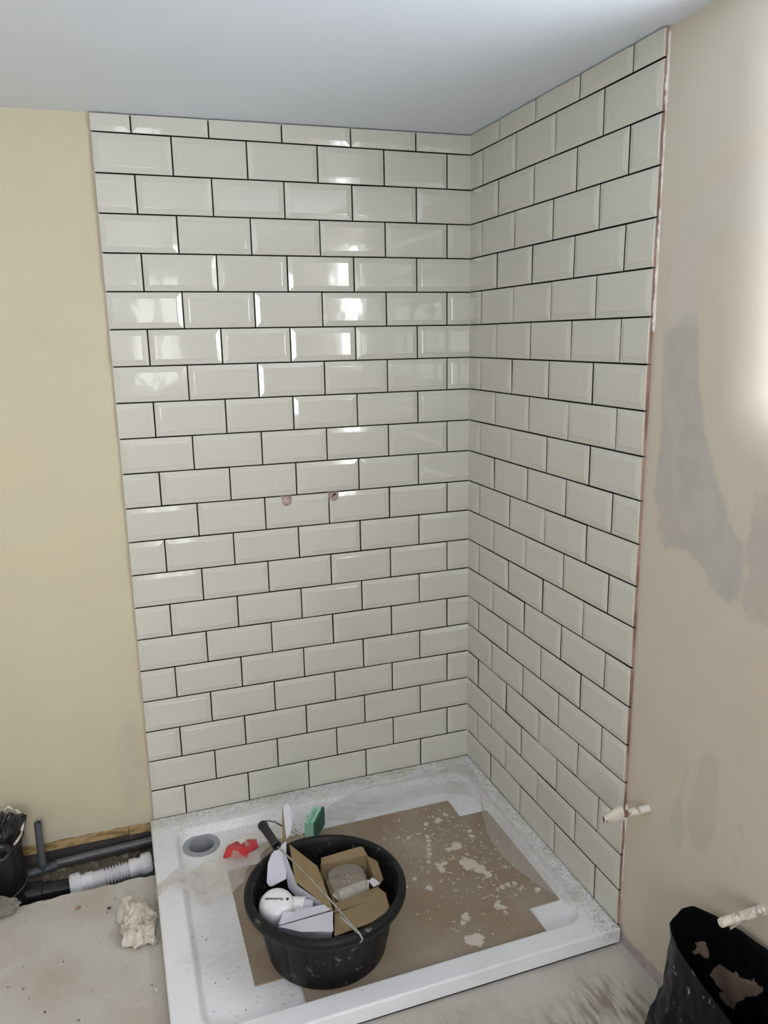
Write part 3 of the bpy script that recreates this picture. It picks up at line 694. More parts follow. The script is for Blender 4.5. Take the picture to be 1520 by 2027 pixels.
w1 = [P1+Vector((0, -0.006, -0.012)), P1+Vector((0.004, -0.012, 0.0)), P1+Vector((0.0, -0.006, 0.010)), P1+Vector((-0.005, 0.008, 0.013))]
w1 += [P1.lerp(gB, t)+Vector((0, 0, 0.010*math.sin(PI*t)+0.006*(1-t))) for t in (0.15, 0.35, 0.55, 0.75, 0.9, 1.0)]
bail = tube('bail_wire', w1, 0.0022, M['wire'], bk, 10)
w2 = [gA, gA+Vector((0.004, 0.012, -0.002)), Vector((-0.809, -0.470, 0.275)), Vector((-0.790, -0.462, 0.262)), Vector((-0.765, -0.463, 0.240)), Vector((-0.745, -0.467, 0.224)), P2+Vector((-0.006, 0.004, 0.007)), P2+Vector((0.002, 0.010, 0.004)), P2+Vector((0.006, 0.004, -0.008))]
tube('bail_wire', w2, 0.0022, M['wire'], bk, 10)
tube('bail_twist', [P1+Vector((-0.030, 0.050, 0.021)), P1+Vector((-0.012, 0.020, 0.012)), P1+Vector((-0.002, 0.000, 0.008))], 0.0027, M['wire'], bk, 8)
tube('bail_twist', [P2+Vector((-0.016, 0.014, 0.022)), P2+Vector((-0.006, 0.010, 0.012)), P2+Vector((0.002, 0.006, 0.004))], 0.0024, M['wire'], bk, 8)
Lg = (gB-gA).length
axis_lathe('grip', gA, gB, [(0.0015, 0.005), (0.0, 0.0095), (0.001, 0.0125), (0.005, 0.0135), (0.012, 0.0122), (0.03, 0.0112), (Lg-0.018, 0.0112), (Lg-0.008, 0.0120), (Lg-0.001, 0.0122), (Lg, 0.0105), (Lg-0.003, 0.0065), (Lg-0.02, 0.005)], M['grip'], bail, 24)

# ------------------------------------------------------------------ things in the bucket
# opened white carton, brown inside
ca = empty('carton', (-0.765, -0.60, 0.05), 'opened carton, white outside and brown inside, its flaps standing up beside the bucket grip', 'carton')
slab('side_panel', [(-0.768, -0.618, 0.181), (-0.716, -0.760, 0.194), (-0.711, -0.627, 0.216), (-0.770, -0.526, 0.236)], 0.0018, M['brown_card'], M['brown_card'], ca)
slab('inner_panel', [(-0.795, -0.600, 0.16), (-0.770, -0.527, 0.232), (-0.768, -0.620, 0.177), (-0.722, -0.758, 0.188), (-0.735, -0.72, 0.13)], 0.0016, M['white_card'], M['white_card'], ca)
slab('flap', [(-0.840, -0.587, 0.181), (-0.8365, -0.595, 0.1765), (-0.830, -0.5985, 0.175), (-0.790, -0.588, 0.175), (-0.7715, -0.517, 0.236), (-0.800, -0.523, 0.223), (-0.815, -0.530, 0.214), (-0.828, -0.546, 0.201)], 0.0016, M['white_card'], M['white_card'], ca)
slab('tuck_flap', [(-0.767, -0.496, 0.221), (-0.752, -0.474, 0.226), (-0.744, -0.462, 0.245), (-0.742, -0.446, 0.282), (-0.747, -0.440, 0.296), (-0.762, -0.438, 0.286), (-0.764, -0.446, 0.270)], 0.0016, M['white_card'], M['brown_card'], ca)
slab('tuck_flap', [(-0.779, -0.500, 0.216), (-0.767, -0.496, 0.221), (-0.762, -0.440, 0.285), (-0.7635, -0.4385, 0.2855)], 0.0016, M['brown_card'], M['brown_card'], ca)
slab('bottom_panel', [(-0.79, -0.66, 0.051), (-0.72, -0.70, 0.051), (-0.72, -0.58, 0.051), (-0.78, -0.56, 0.051)], 0.0016, M['brown_card'], M['white_card'], ca)
slab('side_panel', [(-0.735, -0.70, 0.052), (-0.72, -0.60, 0.052), (-0.711, -0.627, 0.208), (-0.716, -0.758, 0.187)], 0.0016, M['brown_card'], M['brown_card'], ca)
# small brown box with flaps, holding the clear dish
cb = empty('carton', (-0.64, -0.65, 0.05), 'small open brown cardboard box holding the clear dish in the right half of the bucket', 'carton')
c4 = [(-0.694, -0.572), (-0.572, -0.588), (-0.580, -0.700), (-0.697, -0.716)]
def wall4(a, b, z0, z1a, z1b, name='side_panel'):
    slab(name, [(a[0], a[1], z0), (b[0], b[1], z0), (b[0], b[1], z1b), (a[0], a[1], z1a)], 0.0022, M['brown_card'], M['brown_card'], cb)
wall4(c4[0], c4[1], 0.055, 0.183, 0.192); wall4(c4[1], c4[2], 0.055, 0.192, 0.178); wall4(c4[3], c4[0], 0.055, 0.176, 0.183); wall4(c4[2], c4[3], 0.055, 0.172, 0.172)
slab('bottom_panel', [(x, y, 0.055) for x, y in reversed(c4)], 0.002, M['brown_card'], M['brown_card'], cb)
slab('flap', [(-0.694, -0.574, 0.183), (-0.572, -0.590, 0.192), (-0.580, -0.580, 0.211), (-0.588, -0.578, 0.213), (-0.691, -0.567, 0.198)], 0.0018, M['brown_card'], M['brown_card'], cb)
slab('flap', [(-0.697, -0.716, 0.176), (-0.580, -0.698, 0.176), (-0.571, -0.738, 0.184), (-0.709, -0.756, 0.184)], 0.0018, M['brown_card'], M['brown_card'], cb)
slab('flap', [(-0.709, -0.757, 0.181), (-0.572, -0.739, 0.181), (-0.584, -0.797, 0.200), (-0.600, -0.818, 0.200), (-0.640, -0.838, 0.200), (-0.734, -0.846, 0.200)], 0.0018, M['brown_card'], M['brown_card'], cb)
slab('flap', [(-0.572, -0.590, 0.190), (-0.580, -0.700, 0.177), (-0.566, -0.700, 0.196), (-0.560, -0.640, 0.204)], 0.0018, M['brown_card'], M['brown_card'], cb)
# clear dish
dz0, dz1 = 0.158, 0.178
out_ = [(-0.697, -0.640), (-0.690, -0.606), (-0.668, -0.588), (-0.630, -0.583), (-0.602, -0.596), (-0.588, -0.622), (-0.588, -0.652), (-0.600, -0.684), (-0.640, -0.694), (-0.680, -0.700), (-0.693, -0.676)]
dcx, dcy = -0.643, -0.640
def ringpts(sc_, z, dyf=0): return [(dcx+(x-dcx)*sc_, dcy+(y-dcy)*sc_+dyf, z) for x, y in out_]
rings = [ringpts(1.02, dz0-0.006), ringpts(1.02, dz0), ringpts(0.98, dz0+0.006), ringpts(0.90, dz1-0.003, 0.004), ringpts(0.86, dz1, 0.005)]
V = [p for r in rings for p in r]; k = len(out_)
F = [(i*k+q, i*k+(q+1) % k, (i+1)*k+(q+1) % k, (i+1)*k+q) for i in range(len(rings)-1) for q in range(k)] + [tuple((len(rings)-1)*k+q for q in range(k))]
dish = empty('clear_dish', (dcx, dcy, dz0-0.006), 'clear plastic rounded dish with five small studs, lying in the brown cardboard box', 'dish')
o = mesh('dish_shell', V, F, M['dish'], dish, smooth=True); fix_normals(o); sharp_by_angle(o, 30)
slab('insert', [(-0.692, -0.676, 0.163), (-0.680, -0.698, 0.163), (-0.598, -0.682, 0.163), (-0.590, -0.655, 0.163), (-0.598, -0.655, 0.171), (-0.684, -0.668, 0.171)], 0.004, M['dish_insert'], M['dish_insert'], dish)
for hx, hy in ((-0.640, -0.631), (-0.652, -0.637), (-0.634, -0.642), (-0.654, -0.650), (-0.642, -0.655)):
    axis_lathe('stud', (hx, hy, dz1-0.001), (hx, hy, 1), [(0, 0.0030), (0.0018, 0.0028), (0.003, 0.0018), (0.0034, 0.0004)], M['wire'], dish, 12)
slab('dish_filler', [(-0.690, -0.60, 0.150), (-0.690, -0.69, 0.150), (-0.592, -0.675, 0.150), (-0.585, -0.60, 0.150)], 0.002, M['brown_card'], M['brown_card'], cb)
# white fill-valve body with printed cap
fv = empty('cistern_valve', (-0.832, -0.668, 0.05), 'rounded white plastic cistern valve with printed lid, left in the bucket', 'valve')
ax0, ax1 = Vector((-0.826, -0.650, 0.075)), Vector((-0.834, -0.676, 0.198)); Lf = (ax1-ax0).length
axis_lathe('valve_body', ax0, ax1, [(0, 0.030), (0.02, 0.034), (Lf-0.062, 0.0365), (Lf-0.05, 0.0425), (Lf-0.030, 0.0445), (Lf-0.016, 0.0425), (Lf-0.007, 0.0365), (Lf-0.002, 0.028), (Lf, 0.018), (Lf+0.0004, 0.002)], M['white_gloss'], fv, 48)
axis_lathe('valve_foot', (-0.824, -0.648, 0.0462), ax0+Vector((0, 0, 0.004)), [(0, 0.02), (0.03, 0.02)], M['white_pvc'], fv, 24)
nA, nB = Vector((-0.806, -0.662, 0.154)), Vector((-0.739, -0.694, 0.157))
axis_lathe('valve_neck', nA, nB, [(0, 0.022), (0.012, 0.0225), (0.0125, 0.0255), (0.026, 0.0265), (0.0265, 0.0255), (0.042, 0.0265), (0.0425, 0.0272), (0.047, 0.0272), (0.0475, 0.0215)], M['white_gloss'], fv, 36)
axis_lathe('neck_spigot', nA, nB, [(0.045, 0.0215), (0.068, 0.0205), (0.0685, 0.016), (0.05, 0.015)], M['white_card'], fv, 28)
tx = bpy.data.curves.new('lettering', 'FONT'); tx.body = 'Fluidmaster'; tx.size = 0.0098; tx.extrude = 0.00015; tx.align_x = 'CENTER'; tx.align_y = 'CENTER'; tx.shear = 0.15; tx.offset = 0.00022
to = bpy.data.objects.new('lettering_curve', tx); COL.objects.link(to); bpy.context.view_layer.update()
lm = bpy.data.meshes.new_from_object(to.evaluated_get(bpy.context.evaluated_depsgraph_get())); bpy.data.objects.remove(to); lm.name = 'lettering'
lo = bpy.data.objects.new('lettering', lm); COL.objects.link(lo); lm.materials.clear(); lm.materials.append(M['ink'])
axd = (ax1-ax0).normalized(); tdir = Vector((-0.943, 0.333, 0)); tdir = (tdir-axd*tdir.dot(axd)).normalized(); tup = axd.cross(tdir)
mw = Matrix((tdir, tup, axd)).transposed().to_4x4(); mw.translation = ax1+axd*0.0006+tup*0.001-tdir*(-0.004)
lo.parent = fv; lo.matrix_parent_inverse = Matrix.Translation(fv.location).inverted(); lo.matrix_basis = mw
lc = ax1+axd*0.0005+tup*0.001-tdir*0.0285
axis_lathe('printed_emblem', lc-axd*0.0006, lc+axd, [(0, 0.0034), (0.0009, 0.0034)], M['ink'], fv, 20)
# small white carton at the front of the bucket and a scrap of paper
wc = empty('carton', (-0.78, -0.78, 0.05), 'small plain white carton with folded top at the front of the bucket', 'carton')
slab('front_panel', [(-0.846, -0.760, 0.190), (-0.835, -0.745, 0.07), (-0.745, -0.80, 0.07), (-0.735, -0.828, 0.197)][::-1], 0.0016, M['white_card'], M['white_card'], wc)
slab('top_panel', [(-0.846, -0.760, 0.190), (-0.800, -0.800, 0.193), (-0.731, -0.826, 0.197), (-0.714, -0.756, 0.189)], 0.0016, M['white_card'], M['white_card'], wc)
slab('flap', [(-0.842, -0.752, 0.189), (-0.716, -0.752, 0.188), (-0.727, -0.727, 0.191), (-0.735, -0.7265, 0.193), (-0.791, -0.716, 0.181)], 0.0016, M['white_card'], M['white_card'], wc)
slab('flap', [(-0.842, -0.754, 0.187), (-0.786, -0.722, 0.182), (-0.826, -0.716, 0.190)], 0.0016, M['white_card'], M['white_card'], wc)
slab('side_panel', [(-0.715, -0.757, 0.188), (-0.732, -0.826, 0.196), (-0.745, -0.80, 0.07), (-0.725, -0.745, 0.07)], 0.0016, M['white_card'], M['white_card'], wc)
slab('bottom_panel', [(-0.83, -0.74, 0.055), (-0.745, -0.80, 0.055), (-0.725, -0.745, 0.055), (-0.80, -0.70, 0.055)], 0.0016, M['white_card'], M['white_card'], wc)
slab('side_panel', [(-0.83, -0.74, 0.055), (-0.80, -0.70, 0.055), (-0.824, -0.714, 0.188), (-0.842, -0.752, 0.188)], 0.0016, M['white_card'], M['white_card'], wc)
o = slab('paper_scrap', [(-0.594, -0.672, 0.178), (-0.588, -0.678, 0.192), (-0.580, -0.692, 0.191), (-0.573, -0.705, 0.190), (-0.592, -0.697, 0.179)], 0.0010, M['white_card'], M['white_card'])
tag(o, 'curled scrap of white paper between the clear dish and the box flap', 'paper')

# ------------------------------------------------------------------ sponge
sp_ = empty('sponge', (-0.622, -0.212, 0.0235), 'pale green washing-up sponge with a dark scouring face, upright behind the bucket', 'sponge')
dA, dB = Vector((0.0475, 0.075, 0)).normalized(), Vector((0.030, -0.019, 0)).normalized()
def spp(l, t, z): return Vector((-0.661, -0.237, 0.0235)) + dA*l + dB*t + Vector((0, 0, z))
prof = [(0, 0), (0.030, 0), (0.030, 0.064), (0.019, 0.064), (0.0175, 0.052), (0.0145, 0.050), (0.012, 0.054), (0.004, 0.060), (0.0, 0.057)]
def prism(name, pr, l0, l1, m, parent, bev=0.0):
    k = len(pr); V = [spp(l0, t, z) for t, z in pr] + [spp(l1, t, z) for t, z in pr]
    F = [tuple(range(k)), tuple(reversed(range(k, 2*k)))] + [(i, i+k, (i+1) % k+k, (i+1) % k) for i in range(k)]
    o = mesh(name, V, F, m, parent); fix_normals(o)
    if bev:
        bm = bmesh.new(); bm.from_mesh(o.data); bmesh.ops.bevel(bm, geom=list(bm.edges), offset=bev, segments=2, affect='EDGES', clamp_overlap=True); bm.to_mesh(o.data); bm.free()
    return o
prism('foam', prof, 0, 0.088, M['sponge'], sp_, 0.0012)
prism('scouring_pad', [(0.0302, 0), (0.0375, 0.001), (0.0375, 0.063), (0.0302, 0.064)], -0.001, 0.0895, M['scour'], sp_, 0.001)

# ------------------------------------------------------------------ polythene
def loft_film(name, pairs, m, nv, amp, seed, sub, lift=0.002, label='', boards=True):
    A = np.array([p[0] for p in pairs], float); B = np.array([p[1] for p in pairs], float)
    t = np.linspace(0, len(pairs)-1, (len(pairs)-1)*sub+1)
    def cr(P):
        out = []
        for s in t:
            i = min(int(s), len(P)-2); f = s-i
            p0, p1, p2, p3 = P[max(i-1, 0)], P[i], P[i+1], P[min(i+2, len(P)-1)]
            out.append(0.5*((2*p1)+(-p0+p2)*f+(2*p0-5*p1+4*p2-p3)*f*f+(-p0+3*p1-3*p2+p3)*f**3))
        return np.array(out)
    a, b_ = cr(A), cr(B); V = []
    for i in range(len(t)):
        for q in range(nv):
            s = q/(nv-1); p = a[i]*(1-s)+b_[i]*s
            nz = float(fbm(np.array([p[0]]), np.array([p[1]]), 22, seed, 3)[0]); rg = 1-abs(float(fbm(np.array([p[0]*1.0]), np.array([p[1]*1.0]), 13, seed+5, 2)[0]))*2
            ex, ey = 0.004*nz*math.sin(t[i]*9+seed), 0.005*math.sin(t[i]*5.3+s*4+seed)*(abs(s-0.5) > 0.4)
            x, y = p[0]+ex, p[1]+ey
            z = p[2] + amp*(0.5*nz + 0.9*max(0, rg-0.35))*(0.35+1.3*s*(1-s))
            V.append((x, y, max(z, surf(x, y, boards)+lift)))
    o = mesh(name, V, grid_faces(len(t), nv), m, smooth=True)
    return tag(o, label, 'plastic sheet')
FA = [((-1.1165,-0.3224,0.001),(-1.1135,-0.3384,0.001)),((-1.0985,-0.321,0.052),(-1.095,-0.368,0.052)),((-1.0455,-0.2783,0.052),(-1.0454,-0.3548,0.0504)),((-0.9808,-0.26,0.038),(-0.9917,-0.4141,0.0302)),((-0.9387,-0.2415,0.046),(-0.9311,-0.4223,0.037)),((-0.8922,-0.2111,0.055),(-0.8866,-0.4074,0.048)),((-0.8454,-0.203,0.056),(-0.8526,-0.3484,0.050)),((-0.7859,-0.1705,0.046),(-0.8106,-0.3013,0.044)),((-0.7083,-0.1406,0.038),(-0.7253,-0.2199,0.042)),((-0.675,-0.1334,0.030),(-0.680,-0.2198,0.038))]
loft_film('plastic_sheet', FA, M['film'], 18, 0.022, 3, 9, label='crumpled clear polythene hanging over the left rim of the tray below the drain')
FB = [((-0.6308,-0.128,0.027),(-0.560,-0.170,0.034)),((-0.5715,-0.1124,0.027),(-0.5019,-0.2037,0.034)),((-0.4558,-0.0786,0.0409),(-0.45,-0.1837,0.029)),((-0.3112,-0.07,0.0446),(-0.3136,-0.1823,0.029)),((-0.2011,-0.0626,0.0409),(-0.2038,-0.156,0.029)),((-0.0836,-0.0551,0.0519),(-0.0958,-0.2038,0.029)),((-0.0262,-0.0774,0.052),(-0.082,-0.2889,0.029)),((-0.0411,-0.2062,0.052),(-0.1117,-0.3592,0.033)),((-0.0456,-0.3374,0.052),(-0.136,-0.4511,0.038)),((-0.0451,-0.4506,0.052),(-0.1344,-0.5557,0.033)),((-0.0444,-0.5776,0.052),(-0.1125,-0.6485,0.033)),((-0.0388,-0.6886,0.052),(-0.0872,-0.7165,0.033)),((-0.0298,-0.7987,0.052),(-0.069,-0.7756,0.0379))]
loft_film('plastic_sheet', FB, M['film2'], 16, 0.016, 7, 8, label='long strip of clear protective film along the tray edge below the tiles')
RED = [(-0.9125,-0.2706),(-0.896,-0.2278),(-0.8638,-0.2148),(-0.8542,-0.2400),(-0.8263,-0.2188),(-0.8077,-0.2259),(-0.8081,-0.2612),(-0.837,-0.2798),(-0.850,-0.2987)]
V = [(x, y, 0.029) for x, y in RED] + [(x, y, 0.036) for x, y in RED] + [(-0.862+(x+0.862)*0.8, -0.248+(y+0.248)*0.8, 0.041) for x, y in RED]; k = len(RED)
o = mesh('red_packet', V, [tuple(range(k))[::-1]] + [(i*k+q, i*k+(q+1) % k, (i+1)*k+(q+1) % k, (i+1)*k+q) for i in range(2) for q in range(k)] + [tuple(2*k+q for q in range(k))], M['red'], smooth=True)
fix_normals(o); o.location.z = 0.021; tag(o, 'red plastic packet caught in the crumpled clear polythene left of the bucket', 'packet')

# ------------------------------------------------------------------ loose crumbs
def slivers(name, N, rnd, place, size, m, flat=0.3):
    parts = []
    for _ in range(N):
        x, y, z = place(rnd); L = size(rnd); a = rnd.uniform(0, 2*PI); wd = max(0.0009, L*flat*rnd.uniform(.5, 1.1)); h = 0.0012
        d = Vector((math.cos(a), math.sin(a), 0)); p = Vector((-d.y, d.x, 0)); bend = rnd.uniform(-0.25, 0.25)*L; c = Vector((x, y, z))
        P = [c-d*L/2, c+p*(bend+wd/2), c+d*L/2, c+p*(bend-wd/2)]
        parts.append(([q.copy() for q in P] + [q*1+Vector((0, 0, h)) for q in P], [(0, 3, 2, 1), (4, 5, 6, 7), (0, 1, 5, 4), (1, 2, 6, 5), (2, 3, 7, 6), (3, 0, 4, 7)]))
    return mesh(name, *join_vf(parts), m)
def on_board(r):
    while True:
        x, y = r.gauss(-0.24, 0.11), r.gauss(-0.50, 0.17)
        if -0.52 < x < -0.08 and -0.83 < y < -0.215 and (x < -0.175 or -0.73 < y < -0.305): return x, y, surf(x, y)+0.0003
o = slivers('plaster_shavings', 300, random.Random(21), on_board, lambda r: r.choice([0.003, 0.005, 0.008, 0.013, 0.017])*r.uniform(.7, 1.2), M['crumb'], 0.17)
tag(o, 'white plaster shavings strewn over the brown boards right of the bucket', 'plaster shavings', kind='stuff')
def on_floor(r):
    x, y = r.uniform(-0.62, -0.01), r.uniform(-1.30, -0.93)
    return x, y, 0.0012
tag(slivers('floor_crumbs', 60, random.Random(22), on_floor, lambda r: r.uniform(.002, .007), M['crumb'], 0.7), 'white crumbs of plaster on the grey floor in front of the tray', 'plaster crumbs', kind='stuff')
def on_tray(r):
    while True:
        x, y = r.uniform(-1.03, -0.1), r.uniform(-0.84, -0.09)
        if -0.81 < x < -0.06 and y < -0.2: continue
        if -0.91 < x < -0.06 and -0.745 < y < -0.29: continue
        if math.hypot(x-DR[0], y-DR[1]) < 0.065: continue
        return x, y, surf(x, y, False)+0.0004
tag(slivers('tray_grit', 130, random.Random(23), on_tray, lambda r: r.uniform(.0015, .0042), M['grit'], 0.8), 'dark specks of grit on the white floor of the shower tray', 'grit', kind='stuff')
def on_left(r):
    return r.uniform(-1.62, -1.13), r.uniform(-0.95, -0.24), 0.0010
tag(slivers('floor_grit', 90, random.Random(29), on_left, lambda r: r.choice([0.002, 0.002, 0.003, 0.005, 0.007])*r.uniform(.7, 1.2), M['grit'], 0.7), 'dark grit scattered over the bare screed left of the tray', 'grit', kind='stuff')
def chip(name, x, y, L, wd, h, a, m, label, cat='stone'):
    r = random.Random(int(abs(x*1e4))); bm = bmesh.new()
    for _ in range(14):
        t = r.uniform(0, 2*PI); q = r.uniform(0.75, 1.0); zz = r.choice([0, r.uniform(0.2, 1)])
        u, v = math.cos(t)*L/2*q*(1-.35*zz), math.sin(t)*wd/2*q*(1-.35*zz)
        bm.verts.new((x+u*math.cos(a)-v*math.sin(a), y+u*math.sin(a)+v*math.cos(a), zz*h+0.0006))
    bmesh.ops.convex_hull(bm, input=bm.verts)
    for v in [v for v in bm.verts if not v.link_faces]: bm.verts.remove(v)
    me = bpy.data.meshes.new(name); bm.to_mesh(me); bm.free(); me.materials.append(m)
    return tag(link(name, me), label, cat)
# positions measured on the screed
CH = [(-1.314, -0.275, .024, .012, .006, .5, 'stone_brown', 'brown stone flake on the screed below the white flexible pipe'),
      (-1.234, -0.306, .014, .010, .006, .3, 'stone_dark', 'dark grey stone chip on the screed beyond the crumpled rag'),
      (-1.379, -0.617, .012, .005, .003, 1.2, 'stone_dark', 'thin dark sliver lying alone in the middle of the bare screed'),
      (-1.511, -0.556, .015, .008, .004, .6, 'stone_dark', 'dark stone chip at the left edge of the bare screed'),
      (-1.186, -0.768, .020, .012, .006, .4, 'stone_dark', 'largest dark stone chip at the bottom of the photo beside the tray'),
      (-1.129, -0.640, .011, .016, .006, .1, 'crumb', 'oval cream plaster pellet on the screed beside the tray')]
for x, y, L, wd, h, a, m_, lab in CH: chip('plaster_pellet' if m_ == 'crumb' else 'stone_chip', x, y, L, wd, h, a, M[m_], lab)

# ------------------------------------------------------------------ pipes in the trench
# soil pipe with the bag stuffed into its mouth
sx, sy, sr = -1.512, -0.100, 0.053
sp = empty('soil_pipe', (sx, sy, -0.09), 'wide black soil pipe rising from the trench at the left edge', 'pipe')
axis_lathe('pipe_body', (sx, sy, -0.11), (sx, sy, 1), [(0, sr+0.006), (0.085, sr+0.006), (0.087, sr), (0.262, sr), (0.262, sr-0.003), (0.10, sr-0.003)], M['black_pipe'], sp, 48, close=False)
axis_lathe('branch', (sx+0.03, sy-0.002, -0.045), (-1.40, -0.106, -0.045), [(0, 0.034), (0.062, 0.034), (0.064, 0.028), (0.09, 0.028)], M['black_pipe'], sp, 32)
tube('seal_ring', [(sx+(sr+0.004)*math.cos(a), sy+(sr+0.004)*math.sin(a), -0.005+0.020*math.cos(a-0.4)) for a in np.linspace(0, 2*PI, 49)], 0.0022, M['dark_pvc'], sp, 8, False)
def crumple(name, c, rx, ry, h, m, seed, nth=72, nr=14):
    V = []
    for i in range(nr):
        s = i/(nr-1)
        for q in range(nth):
            a = 2*PI*q/nth; nx = 1.6*math.cos(a), 1.6*math.sin(a)
            f = mnoise.noise(Vector((nx[0]*1.3, nx[1]*1.3, s*3+seed))); g = mnoise.noise(Vector((nx[0]*3, nx[1]*3, s*6+seed*2)))
            rr = math.sin(PI*min(1, 0.06+s*0.62)) if s < 0.72 else math.sin(PI*0.506)*(1-(s-0.72)/0.28)**0.7
            rad = 0.86+0.26*f+0.20*g
            z = h*(s if s < 0.72 else 0.72+0.18*math.sin((s-0.72)/0.28*PI)-0.5*(s-0.72)) + 0.018*g + 0.012*f
            V.append((c[0]+rx*rad*(0.78+0.25*rr)*math.cos(a)*(1 if s < .72 else rr), c[1]+ry*rad*(0.78+0.25*rr)*math.sin(a)*(1 if s < .72 else rr), c[2]+z))
    F = [(i*nth+q, i*nth+(q+1) % nth, (i+1)*nth+(q+1) % nth, (i+1)*nth+q) for i in range(nr-1) for q in range(nth)]
    return V, F
V, F = crumple('bag', (sx+0.002, sy, 0.092), 0.066, 0.060, 0.135, M['bag'], 4)
bag = empty('stuffed_bag', (sx, sy, 0.09), 'crumpled black plastic bag stuffed into the mouth of the soil pipe', 'bag')
o = mesh('bag_body', V, F, M['bag'], bag, smooth=False); fix_normals(o)
rim = []
for q in np.linspace(-0.9, 1.7, 34):
    f = mnoise.noise(Vector((q*3, 2, 1))); rim.append((q, 0.064+0.010*f, 0.168+0.034*math.sin(q*0.9+0.3)+0.014*f))
V = []; 
for q, r_, z in rim: V += [(sx+r_*math.cos(q), sy+r_*math.sin(q), z), (sx+(r_+0.002)*math.cos(q), sy+(r_+0.002)*math.sin(q), z+0.006+0.004*math.sin(q*11)), (sx+(r_-0.004)*math.cos(q), sy+(r_-0.004)*math.sin(q), z+0.005)]
F = [(3*i+a, 3*i+3+a, 3*i+3+(a+1) % 3, 3*i+(a+1) % 3) for i in range(len(rim)-1) for a in range(3)]
tag(mesh('torn_edge', V, F, M['tape'], bag), 'torn whitish edge')
fold = [Vector((sx-0.075, sy-0.030, 0.150)), Vector((sx-0.045, sy-0.060, 0.168)), Vector((sx-0.005, sy-0.068, 0.172)), Vector((sx+0.022, sy-0.062, 0.160)), Vector((sx+0.028, sy-0.058, 0.140)), Vector((sx+0.012, sy-0.064, 0.125)), Vector((sx-0.004, sy-0.066, 0.130))]
tube('bag_fold', fold, [0.006, 0.010, 0.012, 0.011, 0.008, 0.006, 0.004], M['bag'], bag, 10)
# white flexible connector
fc = empty('flexible_pipe', (-1.23, -0.09, -0.07), 'white flexible corrugated waste connector with ribbed nuts in the trench', 'pipe')
nL, nR = Vector((-1.330, -0.112, -0.044)), Vector((-1.126, -0.098, -0.036))
dL, dR = Vector((1, 0.10, 0.01)).normalized(), Vector((1, 0.06, 0.02)).normalized()
def nut(p, d):
    nn = axis_lathe('nut', p-d*0.016, p+d, [(0, 0.026), (0, 0.0315), (0.003, 0.0335), (0.029, 0.0325), (0.032, 0.0305), (0.032, 0.026)], M['white_pvc'], fc, 32, close=False)
    dd_, u, w = frame_from(d); parts = []
    for q in range(8):
        a = 2*PI*q/8; c = p + (u*math.cos(a)+w*math.sin(a))*0.0328; t_ = (-u*math.sin(a)+w*math.cos(a)); r_ = (u*math.cos(a)+w*math.sin(a))
        V = [c + dd_*s1*0.0125 + t_*s2*0.0022 + r_*s3 for s3 in (-0.001, 0.0024) for s1, s2 in ((-1, -1), (1, -1), (1, 1), (-1, 1))]
        parts.append((V, [(0, 3, 2, 1), (4, 5, 6, 7), (0, 1, 5, 4), (1, 2, 6, 5), (2, 3, 7, 6), (3, 0, 4, 7)]))
    fix_normals(mesh('nut_ribs', *join_vf(parts), M['white_pvc'], nn))
nut(nL, dL); nut(nR, dR)
sL, sR = nL+dL*0.016, nR-dR*0.016
axis_lathe('sleeve', sL, sL+dL, [(0, 0.0265), (0.012, 0.0265), (0.013, 0.0285), (0.034, 0.029), (0.0345, 0.0265)], M['white_pvc'], fc, 36)
axis_lathe('sleeve', sR, sR-dR, [(0, 0.0265), (0.012, 0.0265), (0.013, 0.0285), (0.034, 0.029), (0.0345, 0.0265)], M['white_pvc'], fc, 36)
b0, b1 = sL+dL*0.034, sR-dR*0.034; pts, rad = [], []
NB = 110
for i in range(NB+1):
    t = i/NB; h00, h10, h01, h11 = 2*t**3-3*t**2+1, t**3-2*t**2+t, -2*t**3+3*t**2, t**3-t**2
    Ld = (b1-b0).length; p = b0*h00 + dL*Ld*h10*0.9 + b1*h01 + dR*Ld*h11*0.9
    ph = (t/0.30*9 if t < 0.30 else 9 + (t-0.30)/0.70*8); amp = 0.0010 if t < 0.30 else 0.0042
    pts.append(p); rad.append(0.0262 - amp*(1-math.cos(2*PI*ph))*0.5*1.6)
tube('bellows', pts, rad, M['white_pvc'], fc, 36)
bp_ = tube('waste_pipe', [Vector((-1.41, -0.1060, -0.045)), nL-dL*0.010], 0.0250, M['black_pipe'], None, 28); tag(bp_, 'black waste pipe joining the soil pipe to the white flexible connector', 'pipe')
bp2 = tube('waste_pipe', [nR+dR*0.006, nR+dR*0.16], 0.0245, M['black_pipe'], None, 28); tag(bp2, 'black waste pipe running under the tray from the white connector', 'pipe')
# grey overflow pipe with tee and riser
gp = empty('overflow_pipe', (-1.42, -0.045, -0.02), 'grey plastic overflow pipe with tee and short open riser by the wall', 'pipe')
T0 = Vector((-1.421, -0.044, -0.012))
tube('pipe_run', [T0+Vector((0.03, 0.0005, 0)), Vector((-1.386, -0.030, -0.010)), Vector((-1.25, -0.024, -0.009)), Vector((-1.02, -0.018, -0.006))], 0.0108, M['grey_pvc'], gp, 24)
axis_lathe('tee', T0-Vector((0.040, 0.008, 0)), T0+Vector((0.06, 0.010, 0)), [(0, 0.011), (0, 0.0138), (0.022, 0.0138), (0.023, 0.0128), (0.056, 0.0128), (0.057, 0.0138), (0.080, 0.0138), (0.080, 0.011)], M['dark_pvc'], gp, 28, close=False)
axis_lathe('tee_socket', T0, T0+Vector((0.002, 0, 1)), [(0, 0.0135), (0.024, 0.0138), (0.0255, 0.013), (0.0255, 0.0112)], M['dark_pvc'], gp, 28, close=False)
